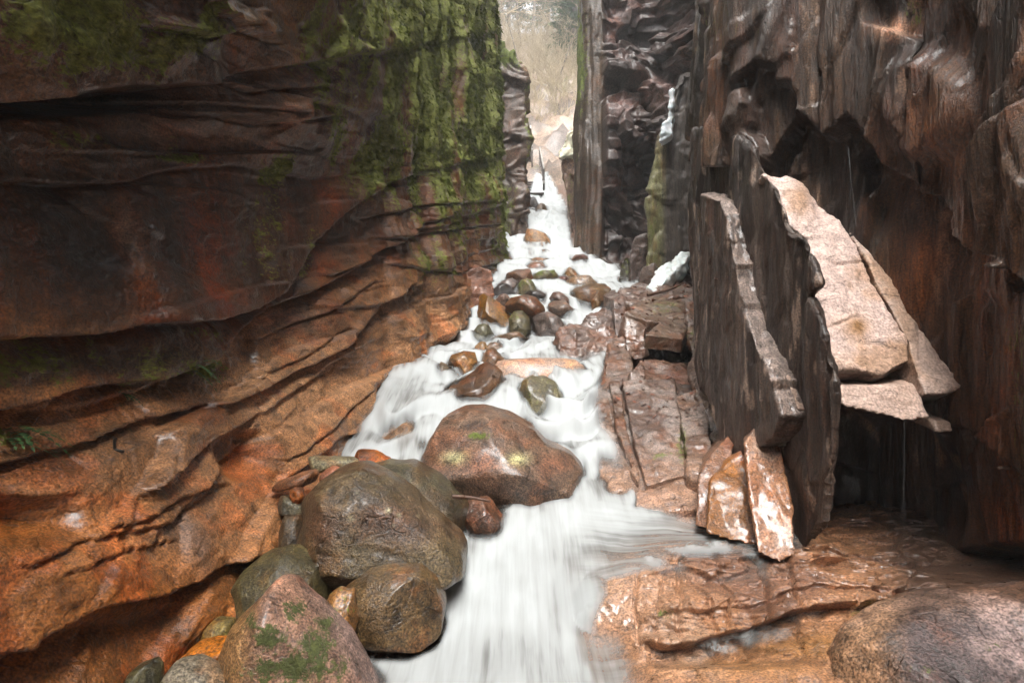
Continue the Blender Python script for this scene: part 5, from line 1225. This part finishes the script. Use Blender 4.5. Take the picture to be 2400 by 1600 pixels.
# bare brush on the slope: nobody could count the stems
rs = np.random.RandomState(5); V, Fc = [], []
for i in range(800):
    x = rs.uniform(-2.5, 6); y = rs.uniform(25.5, 40); z = hill_z(x, y)
    for _ in range(4):
        p = np.array([x, y, z]); d = np.array([rs.normal() * .4, rs.normal() * .3, 1.0])
        for k in range(5):
            d = d + rs.normal(size=3) * .25; d /= np.linalg.norm(d); p2 = p + d * rs.uniform(.3, .6)
            tube(V, Fc, p, p2, .014 - .002 * k, .012 - .002 * k, 3); p = p2
add('brush', np.array(V), Fc, M_branch, label='bare tangled brush on the far slope', cat='brush', kind='stuff', base=False)

# ------------------------------------------------------------------ moss tufts, ferns, leaves
rs = np.random.RandomState(11)
wgt = np.clip(left_m - 0.45, 0, 1) * (left_u > -100) * (left_v > -80) * (left_V[:, 1] > 1.8)
wgt = wgt * np.maximum(left_V[:, 1], 1) ** 1.2
ids = rs.choice(len(wgt), 18000, p=wgt / wgt.sum())
b = left_V[ids] + rs.normal(size=(len(ids), 3)) * .01
sz = (0.010 + 0.0032 * left_V[ids, 1]) * rs.uniform(.5, 1.3, len(ids))
V = np.zeros((len(ids), 3, 3, 3), np.float32)
for k in range(3):
    dr = np.stack([rs.uniform(.2, 1.0, len(ids)), rs.normal(size=len(ids)) * .5, -rs.uniform(0.1, 1.3, len(ids))], 1)
    sd = np.stack([rs.normal(size=len(ids)) * .2, rs.normal(size=len(ids)) * .6, rs.normal(size=len(ids)) * .3], 1)
    V[:, k, 0] = b - sd * (sz * .45)[:, None]; V[:, k, 1] = b + sd * (sz * .45)[:, None]; V[:, k, 2] = b + dr * (sz * 1.3)[:, None]
add('moss', V.reshape(-1, 3), np.arange(len(ids) * 9).reshape(-1, 3), M_mosst, parent=left_o, kind='stuff', smooth=False)

def fern(label, px, py, Y, n, size, seed):
    rs = np.random.RandomState(seed); c = surf(left_V, px, py, .02)
    root = empty('fern', c, label, 'plant', 'small plants on the left cliff')
    for i in range(n):
        V, Fc = [], []
        a = rs.uniform(-1.2, 1.2); d = np.array([.6, .5 * math.sin(a), rs.uniform(-.2, .6)]); d /= np.linalg.norm(d)
        p = c + rs.normal(size=3) * size * .2
        for s in range(6):
            d[2] -= .16; q = p + d * size * .22; sd = np.cross(d, (0, 0, 1.0)); sd /= np.linalg.norm(sd)
            for sg in (-1, 1):
                k = len(V); V += [p, p + sd * sg * size * .16 * (1 - s / 7) + d * size * .06, q]; Fc.append((k, k + 1, k + 2))
            p = q
        add('frond', np.array(V), Fc, M_fern, parent=root, smooth=False)
fern('small dark green fern on the left cliff by the left edge', 42, 1010, 2.42, 14, .16, 1)
fern('wisp of green plant under the dark shelf on the left cliff', 470, 855, 3.8, 9, .14, 2)
fern('tiny green plant in the crack left of the shelf wisp', 290, 925, 3.0, 7, .09, 3)

# fallen leaves on the right ledges
rs = np.random.RandomState(21); V, Fc = [], []
bm_pts = []
for V0, _ in SOLID:
    uu, vv = proj(np.asarray(V0)); bm_pts.append(np.asarray(V0)[(uu > 1440) & (uu < 1680) & (vv > 655) & (vv < 990)])
cand = np.concatenate(bm_pts)
key = np.round(cand[:, :2] / .04).astype(int); order = np.lexsort((cand[:, 2], key[:, 1], key[:, 0]))
last = np.append(np.any(np.diff(key[order], axis=0) != 0, axis=1), True)
top = cand[order][last]
for p in top[rs.choice(len(top), min(420, len(top)), replace=False)]:
    s = rs.uniform(.018, .04); a = rs.uniform(0, 6.28); t = rs.normal(size=3) * .25; k = len(V)
    ex = np.array([math.cos(a), math.sin(a), t[0]]) * s; ey = np.array([-math.sin(a), math.cos(a), t[1]]) * s * .6
    c = p + np.array([0, 0, .012]); V += [c - ex, c - ey, c + ex, c + ey]; Fc.append((k, k + 1, k + 2, k + 3))
add('fallen_leaves', np.array(V), Fc, M_leaf, label='red brown fallen leaves scattered on the stepped ledge', cat='leaves', kind='stuff', smooth=False, base=False)

# ------------------------------------------------------------------ sticks, iron pins, trickles
def rod(name, label, cat, pts, r, mat, n=7, taper=.6, parent=None):
    V, Fc = [], []
    m = len(pts) - 1
    for i in range(m):
        tube(V, Fc, pts[i], pts[i + 1], r * (1 - (1 - taper) * i / m), r * (1 - (1 - taper) * (i + 1) / m), n)
    for s in (0, len(V) - n): Fc.append(tuple(range(s, s + n)))
    return add(name, np.array(V), Fc, mat, label=label, cat=cat, parent=parent)
rod('stick', 'broken stick resting on the small brown angular rock', 'stick', [W(1062, 1163, 4.55), W(1090, 1164, 4.5), W(1120, 1168, 4.48), W(1150, 1174, 4.46)], .018, M_twig)
rod('twig', 'thin dark twig standing against the large grey brown boulder', 'twig', [W(838, 1346, 3.86), W(828, 1316, 3.82), W(818, 1288, 3.80), W(812, 1268, 3.82)], .006, M_twig)
rod('stick', 'pale branch lying on the ledge below the ice tongue', 'stick', [W(1518, 692, 9.6), W(1550, 684, 9.7), W(1580, 674, 9.8), W(1602, 664, 9.9)], .03, M_twig)
pin = rod('iron_pin', 'black bent iron pin driven into the left cliff', 'iron pin', [surf(left_V, 277, 1022, -.01), surf(left_V, 277, 1024, .07), surf(left_V, 277, 1024, .07) + np.array([.0, .0, -.06]), surf(left_V, 300, 1052, .03)], .008, M_iron, taper=1)
rod('iron_bolt', 'short rusty bolt in the right cliff near the right edge', 'iron pin', [surf(right_V, 2366, 1098, -.02), surf(right_V, 2366, 1098, .0) + np.array([-.09, -.02, .0])], .012, M_twig, taper=1)
def trickle_mat():
    m = bpy.data.materials.new('trickle'); m.use_nodes = True
    b = m.node_tree.nodes['Principled BSDF']; b.inputs['Base Color'].default_value = (.8, .84, .86, 1); b.inputs['Roughness'].default_value = .3
    b.inputs['Alpha'].default_value = .04
    return m
M_tr = trickle_mat()
for i, (lab, a, b_, y, r) in enumerate([
   ('thread of water falling inside the upper cavity of the right cliff', (1838, 188), (1849, 315), 5.6, .004),
   ('thread of water dripping onto the top of the pink slab', (1988, 345), (2008, 530), 4.35, .004),
   ('long thin drip falling in the black cave', (2120, 985), (2121, 1345), 3.62, .002),
   ('trickle running down the cliff right of the lichen pillar', (1652, 180), (1640, 470), 7.6, .012)]):
    rod('water_trickle', lab, 'trickle', [W(a[0], a[1], y), W((a[0] * .5 + b_[0] * .5) - 2, (a[1] + b_[1]) / 2, y), W(b_[0], b_[1], y)], r, M_tr, taper=1)

# ------------------------------------------------------------------ misty air
HAZE = True
if HAZE:
    V = boxv((2, 38, 24), (80, 104, 56)); V[:, 2] = np.where(V[:, 2] < 10, -3.6, 52.0)
    mh = bpy.data.materials.new('haze'); mh.use_nodes = True
    nt = mh.node_tree
    for n in list(nt.nodes):
        if n.type == 'BSDF_PRINCIPLED': nt.nodes.remove(n)
    pv = nt.nodes.new('ShaderNodeVolumePrincipled')
    pv.inputs['Color'].default_value = (.95, .96, .97, 1); pv.inputs['Density'].default_value = 0.0038; pv.inputs['Anisotropy'].default_value = 0.2
    nt.links.new(pv.outputs[0], nt.nodes['Material Output'].inputs['Volume'])
    hz = add('haze', V, BF, mh, kind='stuff', label='thin mist filling the gorge', cat='mist', smooth=False)
